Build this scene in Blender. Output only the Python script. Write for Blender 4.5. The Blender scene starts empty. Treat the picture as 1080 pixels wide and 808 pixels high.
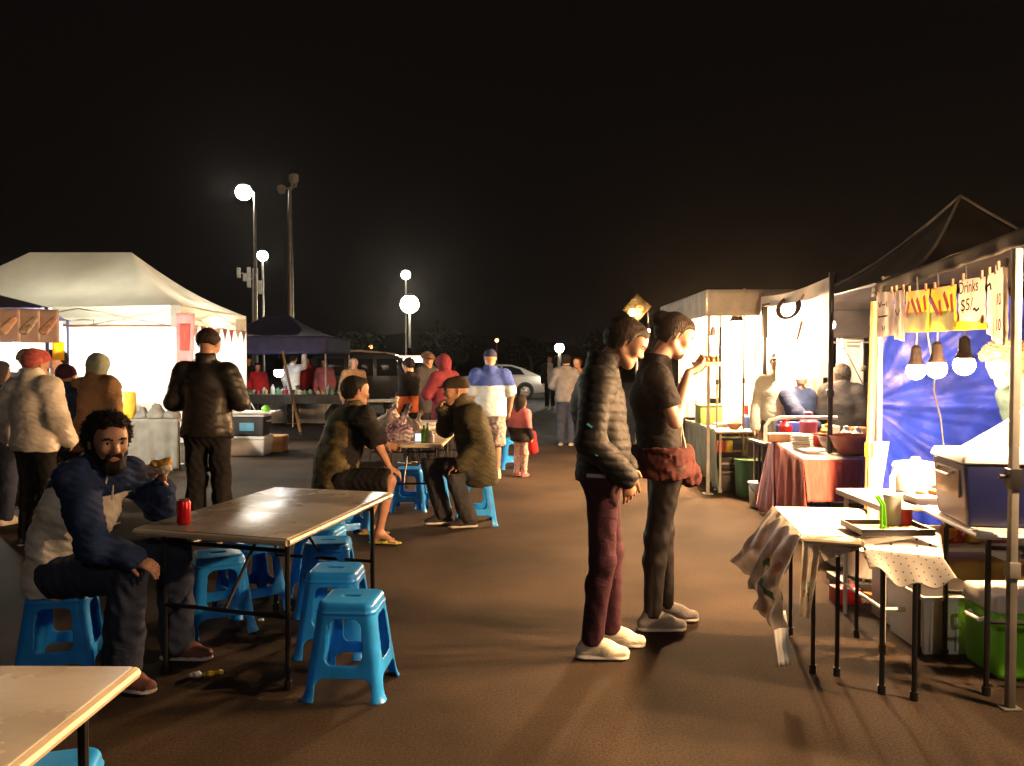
# Night market: everything is built in world metres; the camera stands at the origin looking along +Y.
import bpy, bmesh, math, random
import numpy as np
from mathutils import Vector, Matrix
random.seed(7)
C = bpy.context.scene.collection
PI = math.pi
# ------------------------------------------------------------------ camera
CAMH, FPX, HORIZ = 1.53, 850.0, 22.0
TILT = math.atan(HORIZ / FPX)
def ray(px, py):
    dx, dy = (px - 540) / FPX, (404 - py) / FPX
    return Vector((dx, math.cos(TILT) + dy * math.sin(TILT), dy * math.cos(TILT) - math.sin(TILT)))
def A(px, py, Y):
    r = ray(px, py); t = Y / r.y
    return Vector((r.x * t, Y, CAMH + r.z * t))
def G(px, py, z=0.0):
    r = ray(px, py); t = (z - CAMH) / r.z
    return Vector((r.x * t, r.y * t, z))
cam_d = bpy.data.cameras.new('camera'); cam = bpy.data.objects.new('camera', cam_d); C.objects.link(cam)
cam.location = (0, 0, CAMH); cam.rotation_euler = (PI / 2 - TILT, 0, 0)
cam_d.sensor_width = 36; cam_d.lens = 36 * FPX / 1080; cam_d.clip_end = 2000; cam_d.clip_start = .05
S = bpy.context.scene; S.camera = cam
# ------------------------------------------------------------------ materials
def mat(name, col, rough=.6, metal=0, var=.12, vscale=6, bump=.0, bscale=60, transl=0, spec=.5, col2=None, coat=0, stretch=None, rvar=0, fold=0):
    m = bpy.data.materials.new(name); m.use_nodes = True
    nt = m.node_tree; N = nt.nodes; L = nt.links; b = N['Principled BSDF']
    tc = N.new('ShaderNodeTexCoord'); mp = N.new('ShaderNodeMapping'); L.new(tc.outputs['Object'], mp.inputs[0])
    if stretch: mp.inputs['Scale'].default_value = stretch
    nz = N.new('ShaderNodeTexNoise'); nz.inputs['Scale'].default_value = vscale; nz.inputs['Detail'].default_value = 5
    L.new(mp.outputs[0], nz.inputs['Vector'])
    cr = N.new('ShaderNodeValToRGB'); L.new(nz.outputs[0], cr.inputs[0])
    c = col[:3]; d = col2 if col2 else [x * (1 - var * 2) for x in c]
    c1 = [min(1, x * (1 + var)) for x in c] if not col2 else c
    cr.color_ramp.elements[0].position = .35; cr.color_ramp.elements[1].position = .65
    cr.color_ramp.elements[0].color = (*d, 1); cr.color_ramp.elements[1].color = (*c1, 1)
    L.new(cr.outputs[0], b.inputs['Base Color'])
    b.inputs['Roughness'].default_value = rough; b.inputs['Metallic'].default_value = metal
    b.inputs['Specular IOR Level'].default_value = spec
    if coat: b.inputs['Coat Weight'].default_value = coat
    if rvar:
        n5 = N.new('ShaderNodeTexNoise'); n5.inputs['Scale'].default_value = 3.2; n5.inputs['Detail'].default_value = 6; L.new(tc.outputs['Object'], n5.inputs['Vector'])
        mr = N.new('ShaderNodeMapRange'); mr.inputs['From Min'].default_value = .35; mr.inputs['From Max'].default_value = .65; mr.inputs['To Min'].default_value = rough - rvar * .5; mr.inputs['To Max'].default_value = rough + rvar; L.new(n5.outputs[0], mr.inputs['Value']); L.new(mr.outputs[0], b.inputs['Roughness'])
    if bump:
        n2 = N.new('ShaderNodeTexNoise'); n2.inputs['Scale'].default_value = bscale; n2.inputs['Detail'].default_value = 4
        L.new(mp.outputs[0], n2.inputs['Vector'])
        bp = N.new('ShaderNodeBump'); bp.inputs['Strength'].default_value = bump; bp.inputs['Distance'].default_value = .01
        L.new(n2.outputs[0], bp.inputs['Height']); L.new(bp.outputs[0], b.inputs['Normal'])
        if fold:
            n4 = N.new('ShaderNodeTexNoise'); n4.inputs['Scale'].default_value = 9; n4.inputs['Detail'].default_value = 3; n4.inputs['Distortion'].default_value = 1.2; mp4 = N.new('ShaderNodeMapping'); mp4.inputs['Scale'].default_value = (1, 1, 1.9); L.new(tc.outputs['Object'], mp4.inputs[0]); L.new(mp4.outputs[0], n4.inputs['Vector'])
            b4 = N.new('ShaderNodeBump'); b4.inputs['Strength'].default_value = fold; b4.inputs['Distance'].default_value = .035; L.new(n4.outputs[0], b4.inputs['Height']); L.new(b4.outputs[0], bp.inputs['Normal'])
    if transl:
        m['thin'] = 1
        t = N.new('ShaderNodeBsdfTranslucent'); L.new(cr.outputs[0], t.inputs[0])
        mx = N.new('ShaderNodeMixShader'); mx.inputs[0].default_value = transl
        L.new(b.outputs[0], mx.inputs[1]); L.new(t.outputs[0], mx.inputs[2]); L.new(mx.outputs[0], N['Material Output'].inputs[0])
    return m
def emis(name, col, strength):
    m = bpy.data.materials.new(name); m.use_nodes = True; N = m.node_tree.nodes
    N.remove(N['Principled BSDF']); e = N.new('ShaderNodeEmission'); e.inputs[0].default_value = (*col, 1); e.inputs[1].default_value = strength
    m.node_tree.links.new(e.outputs[0], N['Material Output'].inputs[0]); return m
# ------------------------------------------------------------------ objects
def tag(o, label=None, cat=None, group=None, kind=None):
    if label: o['label'] = label
    if cat: o['category'] = cat
    if group: o['group'] = group
    if kind: o['kind'] = kind
    return o
def thing(name, loc, label, cat, group=None, rz=0):
    o = bpy.data.objects.new(name, None); C.objects.link(o); o.location = loc; o.rotation_euler.z = rz
    o.empty_display_size = .1
    return tag(o, label, cat, group)
def copy_tree(o, parent=None):
    c = o.copy(); C.objects.link(c); c.parent = parent
    for ch in o.children: copy_tree(ch, c)
    return c
class MB:
    """collects shapes; build() links them as ONE mesh object"""
    def __init__(s): s.v = []; s.f = []; s.m = []
    def add(s, vs, fs, mi=0):
        n = len(s.v); s.v += [tuple(v) for v in vs]; s.f += [tuple(i + n for i in f) for f in fs]; s.m += [mi] * len(fs); return s
    def box(s, c, d, rz=0, mi=0, top=1.0, rx=0, ry=0):
        x, y, z = d[0] / 2, d[1] / 2, d[2] / 2; vs = []
        R = Matrix.Rotation(rz, 3, 'Z') @ Matrix.Rotation(ry, 3, 'Y') @ Matrix.Rotation(rx, 3, 'X')
        for k in (-1, 1):
            t = top if k > 0 else 1
            for i, j in ((-1, -1), (1, -1), (1, 1), (-1, 1)): vs.append(Vector(c) + R @ Vector((i * x * t, j * y * t, k * z)))
        return s.add(vs, [(3, 2, 1, 0), (4, 5, 6, 7), (0, 1, 5, 4), (1, 2, 6, 5), (2, 3, 7, 6), (3, 0, 4, 7)], mi)
    def tube(s, pts, r, n=8, mi=0, caps=True):
        pts = [Vector(p) for p in pts]; rs = r if isinstance(r, (list, tuple)) else [r] * len(pts)
        base = len(s.v); vs = []; fs = []; u = None
        for i, p in enumerate(pts):
            t = (pts[min(i + 1, len(pts) - 1)] - pts[max(i - 1, 0)]).normalized()
            if u is None: u = t.orthogonal().normalized()
            u = (u - t * u.dot(t)).normalized(); w = t.cross(u)
            for k in range(n):
                a = 2 * PI * k / n; vs.append(p + (u * math.cos(a) + w * math.sin(a)) * rs[i])
        for i in range(len(pts) - 1):
            for k in range(n): fs.append((i * n + k, i * n + (k + 1) % n, (i + 1) * n + (k + 1) % n, (i + 1) * n + k))
        if caps: fs.append(tuple(reversed(range(n)))); fs.append(tuple(range((len(pts) - 1) * n, len(pts) * n)))
        return s.add(vs, fs, mi)
    def lathe(s, prof, c=(0, 0, 0), n=24, mi=0, axis=None, caps=True):
        vs = []; fs = []; Q = Vector((0, 0, 1)).rotation_difference(Vector(axis)) if axis else None
        for r, z in prof:
            for k in range(n):
                a = 2 * PI * k / n; p = Vector((r * math.cos(a), r * math.sin(a), z))
                vs.append((Q @ p if Q else p) + Vector(c))
        for i in range(len(prof) - 1):
            for k in range(n): fs.append((i * n + k, i * n + (k + 1) % n, (i + 1) * n + (k + 1) % n, (i + 1) * n + k))
        if caps: fs.append(tuple(reversed(range(n)))); fs.append(tuple(range((len(prof) - 1) * n, len(prof) * n)))
        return s.add(vs, fs, mi)
    def prism(s, poly, y0, y1, f=lambda a, b, h: (a, h, b), mi=0):
        n = len(poly); vs = [f(a, b, y0) for a, b in poly] + [f(a, b, y1) for a, b in poly]
        fs = [tuple(range(n)), tuple(reversed(range(n, 2 * n)))] + [(i, i + n, (i + 1) % n + n, (i + 1) % n) for i in range(n)]
        return s.add(vs, fs, mi)
    def build(s, name, m, parent=None, bevel=0, smooth=True, origin=None, seg=2):
        me = bpy.data.meshes.new(name); v = s.v
        if origin is not None: v = [(a - origin[0], b - origin[1], c - origin[2]) for a, b, c in v]
        me.from_pydata(v, [], s.f); ms = m if isinstance(m, (list, tuple)) else [m]
        for q in ms: me.materials.append(q)
        me.polygons.foreach_set('material_index', s.m)
        bm = bmesh.new(); bm.from_mesh(me)
        if bevel:
            es = [e for e in bm.edges if len(e.link_faces) == 2 and e.calc_face_angle(0) > .6]
            bmesh.ops.bevel(bm, geom=es, offset=bevel, segments=seg, affect='EDGES', profile=.6, clamp_overlap=True)
        bmesh.ops.recalc_face_normals(bm, faces=bm.faces)
        for f in bm.faces: f.smooth = smooth
        for e in bm.edges: e.smooth = not (len(e.link_faces) == 2 and e.calc_face_angle(0) > .65)
        bm.to_mesh(me); bm.free()
        o = bpy.data.objects.new(name, me); C.objects.link(o)
        if origin is not None: o.location = origin
        if parent: o.parent = parent
        return o
def solo(mb, name, m, label, cat, origin, group=None, **k):
    return tag(mb.build(name, m, None, origin=Vector(origin), **k), label, cat, group)
def struct(mb, name, m, **k): return tag(mb.build(name, m, **k), kind='structure')
def sheet(name, cs, m, parent=None, nu=24, nv=16, thick=.002, wave=.0, wf=5, sag=0, rnd=.0, seed=0, mfun=None, fn=None, vfold=1):
    """cloth between 4 corners c00 c10 c11 c01 (u along c00-c10, v down to c01); folds run along v"""
    rg = random.Random(seed); c = [Vector(x) for x in cs]
    nrm = (c[1] - c[0]).cross(c[3] - c[0]).normalized(); vs = []; fs = []; mi = []
    ph = [rg.uniform(0, 6.28) for _ in range(6)]
    for j in range(nv + 1):
        v = j / nv
        for i in range(nu + 1):
            u = i / nu
            p = (c[0] * (1 - u) + c[1] * u) * (1 - v) + (c[3] * (1 - u) + c[2] * u) * v
            w = wave * (math.sin(u * wf * 6.28 + ph[0] + v * .8) + .5 * math.sin(u * wf * 11 + ph[1] - v * 2)) * (v ** .6 if vfold else 1)
            w += rnd * (math.sin(u * 9 + v * 7 + ph[2]) * math.sin(v * 11 - u * 5 + ph[3]))
            p = p + nrm * w; p.z -= sag * math.sin(PI * u) * (1 - v if vfold else 1)
            if fn: p = fn(p, u, v)
            vs.append(p)
    for j in range(nv):
        for i in range(nu):
            a = j * (nu + 1) + i; fs.append((a, a + 1, a + nu + 2, a + nu + 1)); mi.append(mfun((i + .5) / nu, (j + .5) / nv) if mfun else 0)
    mb = MB(); mb.v = [tuple(v) for v in vs]; mb.f = fs; mb.m = mi
    o = mb.build(name, m, parent, origin=(None if parent else c[0]))
    for q in o.data.edges: q.use_edge_sharp = False
    mm_ = m[0] if isinstance(m, (list, tuple)) else m
    if not mm_.get('thin'): sd = o.modifiers.new('thickness', 'SOLIDIFY'); sd.thickness = thick; sd.offset = 0
    return o
def text(name, body, size, loc, ax, up, m, parent, depth=.002, sx=1, wd=None):
    """flat lettering: ax = reading direction, up = up direction"""
    cu = bpy.data.curves.new('t', 'FONT'); cu.body = body; cu.size = size; cu.extrude = depth; cu.align_x = 'CENTER'; cu.align_y = 'CENTER'
    o = bpy.data.objects.new('t', cu); C.objects.link(o); bpy.context.view_layer.update()
    me = bpy.data.meshes.new_from_object(o.evaluated_get(bpy.context.evaluated_depsgraph_get())); bpy.data.objects.remove(o); bpy.data.curves.remove(cu)
    if wd: w_ = max(v.co.x for v in me.vertices) - min(v.co.x for v in me.vertices); sx = wd / max(w_, .001)
    ax = Vector(ax).normalized(); up = Vector(up).normalized(); n = ax.cross(up)
    M = Matrix(((ax.x * sx, up.x, n.x, loc[0]), (ax.y * sx, up.y, n.y, loc[1]), (ax.z * sx, up.z, n.z, loc[2]), (0, 0, 0, 1)))
    me.transform(M); me.materials.clear(); me.materials.append(m)
    t = bpy.data.objects.new(name, me); C.objects.link(t)
    if parent: t.parent = parent
    return t
# ------------------------------------------------------------------ soft bodies: smooth union of tapered capsules, meshed with surface nets
def V3(p): return np.array((p[0], p[1], p[2]), dtype=np.float32)
def surfnet(F, o, h):
    nx, ny, nz = F.shape; S_ = F < 0
    cnt = np.zeros((nx - 1, ny - 1, nz - 1), np.int8); acc = np.zeros((3, nx - 1, ny - 1, nz - 1), np.float32)
    def sl(ax, a, i, j):
        s = [slice(0, -1)] * 3; oth = [k for k in range(3) if k != ax]
        s[ax] = slice(0, -1); s[oth[0]] = slice(i, F.shape[oth[0]] - 1 + i); s[oth[1]] = slice(j, F.shape[oth[1]] - 1 + j); return tuple(s)
    for ax in range(3):
        for i in (0, 1):
            for j in (0, 1):
                s0 = list(sl(ax, 0, i, j)); s1 = list(s0); s1[ax] = slice(1, F.shape[ax])
                f0 = F[tuple(s0)]; f1 = F[tuple(s1)]; cr = (f0 < 0) != (f1 < 0)
                t = np.where(cr, f0 / np.where(cr, f0 - f1, 1), 0); cnt += cr; acc[ax] += t
                oth = [k for k in range(3) if k != ax]
                if i: acc[oth[0]] += cr
                if j: acc[oth[1]] += cr
    act = cnt > 0; idx = -np.ones(act.shape, np.int32); ii = np.argwhere(act); idx[act] = np.arange(len(ii))
    P = ii.astype(np.float32) + (acc[:, act] / cnt[act]).T
    V = P * h + np.array(o, np.float32); Q = []
    for ax in range(3):
        s0 = [slice(1, -1)] * 3; s0[ax] = slice(0, -1); s1 = list(s0); s1[ax] = slice(1, None)
        a = S_[tuple(s0)]; b = S_[tuple(s1)]; e = np.argwhere(a != b)
        if not len(e): continue
        w = a[e[:, 0], e[:, 1], e[:, 2]]; base = e + 1; base[:, ax] -= 1
        u, v = [(1, 2), (2, 0), (0, 1)][ax]; q = []
        for du, dv in ((0, 0), (-1, 0), (-1, -1), (0, -1)):
            c = base.copy(); c[:, u] += du; c[:, v] += dv; q.append(idx[c[:, 0], c[:, 1], c[:, 2]])
        q = np.stack(q, 1); q = np.where(w[:, None], q, q[:, ::-1]); Q.append(q)
    return V, np.concatenate(Q)
class Fld:
    def __init__(s): s.p = []; s.cut = []; s.post = []
    def cone(s, a, b, r1, r2=None, k=.03, n=None, f=1, sub=False, cap=0):
        s.p.append((V3(a), V3(b), r1, r1 if r2 is None else r2, k, None if n is None else V3(Vector(n).normalized()), f, sub, cap)); return s
    def ball(s, a, r, **k): return s.cone(a, a, r, r, **k)
    def mesh(s, h, disp=None, inflate=0):
        P = [q for q in s.p if not q[7]]
        pad = inflate + .03
        lo = np.min([np.minimum(q[0], q[1]) - max(q[2], q[3]) for q in P], 0) - pad; hi = np.max([np.maximum(q[0], q[1]) + max(q[2], q[3]) for q in P], 0) + pad
        n = np.ceil((hi - lo) / h).astype(int) + 1
        ax = [lo[i] + h * np.arange(n[i], dtype=np.float32) for i in range(3)]
        F = np.full(n, .15, np.float32)
        for a, b, r1, r2, k, nn, f, sub, cap in s.p:
            k = max(k, 1e-4); m = max(r1, r2) + k + .03 + inflate
            l = np.minimum(a, b) - m; u = np.maximum(a, b) + m
            i0 = np.clip(np.floor((l - lo) / h).astype(int), 0, n); i1 = np.clip(np.ceil((u - lo) / h).astype(int) + 1, 0, n)
            if (i1 <= i0).any(): continue
            X = ax[0][i0[0]:i1[0], None, None] - a[0]; Y = ax[1][None, i0[1]:i1[1], None] - a[1]; Z = ax[2][None, None, i0[2]:i1[2]] - a[2]
            bb = b - a
            X0, Y0, Z0 = X, Y, Z
            if nn is not None:
                c = (X * nn[0] + Y * nn[1] + Z * nn[2]) * (1 / f - 1); X = X + nn[0] * c; Y = Y + nn[1] * c; Z = Z + nn[2] * c
                bb = bb + nn * (float(bb @ nn) * (1 / f - 1))
            L2 = float(bb @ bb)
            if L2 < 1e-9: d = np.sqrt(X * X + Y * Y + Z * Z) - r1
            else:
                t = np.clip((X * bb[0] + Y * bb[1] + Z * bb[2]) / L2, 0, 1)
                d = np.sqrt((X - t * bb[0]) ** 2 + (Y - t * bb[1]) ** 2 + (Z - t * bb[2]) ** 2) - (r1 + (r2 - r1) * t)
            if cap and L2 > 1e-9:
                b0 = b - a; ln = float(np.sqrt(b0 @ b0)); pr = (X0 * b0[0] + Y0 * b0[1] + Z0 * b0[2]) / ln
                if cap & 1: d = np.maximum(d, pr - ln - inflate)
                if cap & 2: d = np.maximum(d, -pr - inflate)
            sb = (slice(i0[0], i1[0]), slice(i0[1], i1[1]), slice(i0[2], i1[2])); G_ = F[sb]
            if sub:
                q = np.clip(k - np.abs(G_ + d), 0, None) / k; F[sb] = np.maximum(G_, -d) + q * q * k / 4
            else:
                q = np.clip(k - np.abs(G_ - d), 0, None) / k; F[sb] = np.minimum(G_, d) - q * q * k / 4
        F -= inflate; X, Y, Z = np.ix_(*ax)
        if disp: F -= disp(X, Y, Z)
        for c in s.post: F = F - c(X, Y, Z)
        for c in s.cut: F = np.maximum(F, c(X, Y, Z))
        F[0] = F[-1] = .1; F[:, 0] = F[:, -1] = .1; F[:, :, 0] = F[:, :, -1] = .1
        return surfnet(F, lo, h)
    def build(s, name, m, parent, h, disp=None, inflate=0, fm=None, org=(0, 0, 0), label=None):
        V, Q = s.mesh(h, disp, inflate); V = V - np.array(org, np.float32)
        me = bpy.data.meshes.new(name); me.vertices.add(len(V)); me.vertices.foreach_set('co', V.ravel())
        me.loops.add(Q.size); me.loops.foreach_set('vertex_index', Q.ravel().astype(np.int32))
        me.polygons.add(len(Q)); me.polygons.foreach_set('loop_start', np.arange(0, Q.size, 4, dtype=np.int32))
        me.update(calc_edges=True)
        for q in (m if isinstance(m, (list, tuple)) else [m]): me.materials.append(q)
        if fm: me.polygons.foreach_set('material_index', fm(V[Q].mean(1) + np.array(org, np.float32)).astype(np.int32))
        me.polygons.foreach_set('use_smooth', np.ones(len(Q), bool)); me.validate(); me.update()
        o = bpy.data.objects.new(name, me); C.objects.link(o); o.parent = parent
        if label: o['label'] = label
        return o
def wrinkle(amp, fr=1.0, seed=0):
    r = np.random.RandomState(seed); K = [(r.randn(3) * np.array((22, 22, 30)) * fr * (1 + .8 * i), r.uniform(0, 6.28), 1 / (1 + i * .6)) for i in range(4)]
    def g(X, Y, Z):
        o = 0
        for k, p, a in K: o = o + a * np.sin(X * k[0] + Y * k[1] + Z * k[2] + p + 1.5 * np.sin(X * k[2] * .4 - Z * k[0] * .3))
        return (o * (amp / 2)).astype(np.float32)
    return g
# ------------------------------------------------------------------ people
SK = dict(light=(.42, .24, .17), tan=(.36, .19, .12), brown=(.24, .12, .075), dark=(.12, .06, .04))
_skm = {}
def skinm(k):
    if k not in _skm:
        m = mat('skin_' + k, SK[k], rough=.5, var=.06, vscale=14, bump=.12, bscale=90)
        m.node_tree.nodes['Principled BSDF'].inputs['Subsurface Weight'].default_value = .08
        m.node_tree.nodes['Principled BSDF'].inputs['Subsurface Radius'].default_value = (.01, .004, .002)
        _skm[k] = m
    return _skm[k]
LIP = mat('lip', (.28, .10, .08), .45); EYEW = mat('eye_white', (.26, .22, .2), .3); IRIS = mat('iris', (.02, .012, .008), .15)
HAIRB = mat('black_hair', (.008, .006, .005), .7, spec=.15, bump=1.0, bscale=160, stretch=(1, 1, .2)); HAIRD = mat('brown_hair', (.022, .013, .009), .65, spec=.2, bump=1.0, bscale=160, stretch=(1, 1, .2))
HAIRY = mat('blond_hair', (.22, .12, .05), .7, bump=.7, bscale=90, var=.3, vscale=30); HAIRG = mat('grey_hair', (.2, .19, .18), .5, bump=.5, bscale=90)
SOLE = mat('shoe_sole', (.5, .48, .44), .6)
def stand(x, y, ang, H, **ov):
    s = H / 1.75; F = Vector((math.cos(ang), math.sin(ang), 0)); R = Vector((F.y, -F.x, 0)); B = Vector((x, y, 0))
    L = dict(head=(0, .025, 1.625), neck=(0, -.02, 1.47), chest=(0, 0, 1.28), waist=(0, .01, 1.08), pelvis=(0, 0, .95),
        shR=(.18, -.01, 1.41), elR=(.24, -.03, 1.13), wrR=(.25, .06, .89), shL=(-.18, -.01, 1.41), elL=(-.24, -.03, 1.13), wrL=(-.25, .06, .89),
        hipR=(.09, 0, .92), knR=(.10, .03, .50), anR=(.10, -.02, .085), hipL=(-.09, 0, .92), knL=(-.10, .03, .50), anL=(-.10, -.02, .085))
    L.update(ov); J = {k: B + (R * v[0] + F * v[1] + Vector((0, 0, v[2]))) * s for k, v in L.items() if k not in ('look', 'tilt')}
    J['F'] = F; J['s'] = s; lk = ov.get('look', 0); J['HF'] = (F * math.cos(lk) + R * math.sin(lk) + Vector((0, 0, ov.get('tilt', 0)))).normalized()
    J['base'] = B; return J
def head_frame(J):
    Fh = J['HF'].normalized(); R = Fh.cross(Vector((0, 0, 1))).normalized(); U = R.cross(Fh); C_ = J['head']; s = J.get('hs', J['s'])
    return lambda x, y, z: C_ + (R * x + Fh * y + U * z) * s, R, Fh, U, s
def hand(f, J, side, d, n, curl=.35, h=.006, s=1, thumb=1, spread=1):
    wr = J['wr' + side]; d = Vector(d).normalized(); n = (Vector(n) - d * Vector(n).dot(d)).normalized()
    t = d.cross(n) * (1 if side == 'L' else -1) * thumb; s *= .95
    rr = max(.0088 * s, .62 * h)
    f.cone(wr, wr + d * .075 * s, .028 * s, .036 * s, k=.015, n=n, f=.5)
    for i, (o, L) in enumerate(((.031, .9), (.011, 1.0), (-.010, .95), (-.030, .75))):
        p = wr + d * .085 * s + t * o * s * spread; a = curl * (1 + .12 * i)
        q0 = wr + d * .045 * s + t * o * .8 * s; f.cone(q0, p, rr * 1.1, rr * 1.08, k=.006)
        for j, l in enumerate((.042, .027, .021)):
            a2 = a * (j + .7); v = d * math.cos(a2) + n * math.sin(a2); q = p + v * l * L * s; f.cone(p, q, rr * (1.05 - .08 * j), rr * (.98 - .1 * j), k=.003); p = q
    p = wr + d * .02 * s + t * .018 * s; q = p + (d * .55 + t * .75 + n * .25).normalized() * .045 * s; f.cone(p, q, rr * 1.5, rr * 1.15, k=.01)
    q2 = q + (d * .85 + t * .25 + n * (.25 + curl * .5)).normalized() * .032 * s; f.cone(q, q2, rr * 1.15, rr, k=.003)
def body_prims(f, J, bulk=1, torso=True, arms='RL', armk=1.0, legs=True, legk=1.0, scale=1.0, wid=1.0, pel=True):
    s = J['s']; F = J['F']; b = bulk * scale
    if torso:
        f.cone(J['pelvis'], J['waist'], .15 * s * b, .135 * s * b, k=.05, n=F, f=.74)
        f.cone(J['waist'], J['chest'], .135 * s * b, .155 * s * b, k=.05, n=F, f=.74)
        f.cone(J['chest'], J['chest'].lerp(J['neck'], .55), .15 * s * b, .10 * s * b, k=.05, n=F, f=.72)
        f.cone(J['shR'].lerp(J['shL'], .1), J['shL'].lerp(J['shR'], .1), .062 * s * b, k=.06)
    for a in arms:
        f.cone(J['sh' + a], J['el' + a], .053 * s * armk, .043 * s * armk, k=.03); f.cone(J['el' + a], J['wr' + a], .043 * s * armk, .028 * s * armk, k=.015)
    if legs:
        for a in 'RL':
            f.cone(J['hip' + a], J['kn' + a], .088 * s * legk, .06 * s * legk, k=.04)
            f.cone(J['kn' + a], J['an' + a], .058 * s * legk, .038 * s * legk, k=.02)
            m = J['kn' + a].lerp(J['an' + a], .3); back = (J['kn' + a] - (J['hip' + a] + J['an' + a]) / 2); back = -back.normalized() if back.length > .05 else -F
            f.cone(m + back * .014 * s, m.lerp(J['an' + a], .3) + back * .01 * s, .054 * s * legk, .046 * s * legk, k=.03)
def hair_of(J, style, m, root, org, h):
    H, R, Fh, U, s = head_frame(J); f = Fld(); C_ = V3(J['head']); Ff, Uf, Rf = V3(Fh), V3(U), V3(R)
    def yz(X, Y, Z):
        X, Y, Z = X - C_[0], Y - C_[1], Z - C_[2]
        return (X * Rf[0] + Y * Rf[1] + Z * Rf[2]) / s, (X * Ff[0] + Y * Ff[1] + Z * Ff[2]) / s, (X * Uf[0] + Y * Uf[1] + Z * Uf[2]) / s
    t = dict(short=.010, curly=.020, long=.018, bun=.012, crop=.005, cap=.016, beanie=.018, hijab=.022, hood=.03, puff=.05).get(style, .012)
    hairy = style in ('short', 'curly', 'crop', 'bun', 'long', 'puff'); tt = .0 if hairy else t
    f.cone(H(0, -.028, .036), H(0, .028, .04), (.088 + tt) * s, (.079 + tt) * s, k=.03, n=R, f=.88)
    if hairy:
        f.cone(H(0, -.040, .02), H(0, -.040, -.052), .070 * s, .053 * s, k=.06, n=R, f=1.0)
        ys = [-.2, -.04, -.016, -.012, .016, .030, .052, .10]
        zs = {'long': [-.5, -.5, -.5, -.5, -.035, .03, .060, .074]}.get(style, [-.068, -.062, -.020, .012, .004, .045, .074, .088])
        if style == 'crop': zs = [-.03, -.02, .0, .01, .03, .05, .068, .078]
        def post(X, Y, Z):
            a_, y, z = yz(X, Y, Z); zl = np.interp(y, ys, zs) + (.006 * np.sin(a_ * 90 + 1)) * (y > .03); q = np.clip((z - zl) / .05, 0, 1)
            top_ = 1 + (.3 if style in ('short', 'curly') else 0) * np.clip((z - .06) / .05, 0, 1)
            return (np.where(z < zl, -.05, .0015 + t * q * (2 - q) * top_) * s).astype(np.float32)
        f.post.append(post)
    if style == 'bun':
        f.p += Fld().ball(H(0, -.122, .055), .040 * s, k=.012).p
    if style == 'long':
        f.p += Fld().cone(H(0, -.05, -.02), H(0, -.075, -.22), .075 * s, .05 * s, k=.04, n=Fh, f=.6).p
    if style == 'cap':
        f.cut.append(lambda X, Y, Z: (lambda a, y, z: (.030 + .16 * y - z) * s)(*yz(X, Y, Z)))
        f.p += Fld().cone(H(-.02, .095, .058), H(.02, .095, .058), .075 * s, k=.01, n=U, f=.13).p
    if style == 'beanie': f.cut.append(lambda X, Y, Z: (lambda a, y, z: (.0 + .45 * y - z) * s)(*yz(X, Y, Z)))
    if style in ('hijab', 'hood'):
        f.cone(H(0, -.03, -.02), J['neck'] + Vector((0, 0, -.02)) * s, .095 * s, .10 * s, k=.05)
        if style == 'hijab':
            f.cone(J['neck'] + Vector((0, 0, -.03)) * s, J['chest'] + Vector((0, 0, .02)), .12 * s, .19 * s, k=.05, n=J['F'], f=.8, cap=1)
        f.ball(H(0, .115, -.01), .078 * s, sub=True, k=.01, n=R, f=.8)
    nm = dict(cap='cap', beanie='beanie', hijab='headscarf', hood='hood').get(style, 'hair')
    amp = dict(curly=.011, puff=.013, hijab=.004, hood=.004, cap=.001, beanie=.002).get(style, .0028)
    o = f.build(nm, m, root, h, wrinkle(amp, 3.2 if style in ('curly', 'puff') else 2.0, 5), org=org)
    if hairy and (h < .0095 or style == 'puff'):  # loose locks standing off the hair
        rg = random.Random(4); me = o.data; vs = [v.co.copy() for v in me.vertices]; fs = [tuple(p.vertices) for p in me.polygons]; base = [(v.co.copy(), v.normal.copy()) for v in me.vertices]
        cu = style in ('curly', 'puff'); cc = C_ - V3(org); flow = Vector((-Fh.x * .3, -Fh.y * .3, -1))
        for _ in range(900 if cu else 1300):
            p, n_ = rg.choice(base); zz = (p - Vector(cc)).dot(U); yy = (p - Vector(cc)).dot(Fh)
            d0 = (flow - n_ * flow.dot(n_)); d0 = d0.normalized() if d0.length > .1 else n_.orthogonal()
            if zz > .075 * s and yy < .03 * s: d0 = (Fh * .8 + R * rg.uniform(-.5, .5))
            rv = Vector((rg.gauss(0, 1), rg.gauss(0, 1), rg.gauss(0, 1))).normalized(); L_ = (.018 if cu else .020) * rg.uniform(.6, 1.3)
            d = (n_ * (.9 if cu else .22) + d0 * (.4 if cu else 1) + rv * (.8 if cu else .22)).normalized(); w_ = .0016 if not cu else .0022; sd_ = d.cross(n_ + rv * .3).normalized()
            q = p - n_ * .002; pts = [q]
            for k in range(3): q = q + d * L_ / 3; pts.append(q); d = (d + (rv.cross(d) * .9 if cu else -n_ * .12)).normalized()
            b = len(vs)
            for k, q in enumerate(pts): w2 = w_ * (1 - k / 3.4); vs += [q + sd_ * w2, q + n_ * w2 * .8, q - sd_ * w2]
            for k in range(3):
                for j in range(3): fs.append((b + k * 3 + j, b + k * 3 + (j + 1) % 3, b + k * 3 + 3 + (j + 1) % 3, b + k * 3 + 3 + j))
        m3 = bpy.data.meshes.new(nm); m3.from_pydata(vs, [], fs); m3.materials.append(me.materials[0]); m3.polygons.foreach_set('use_smooth', np.ones(len(fs), bool)); o.data = m3
    return o
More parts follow.
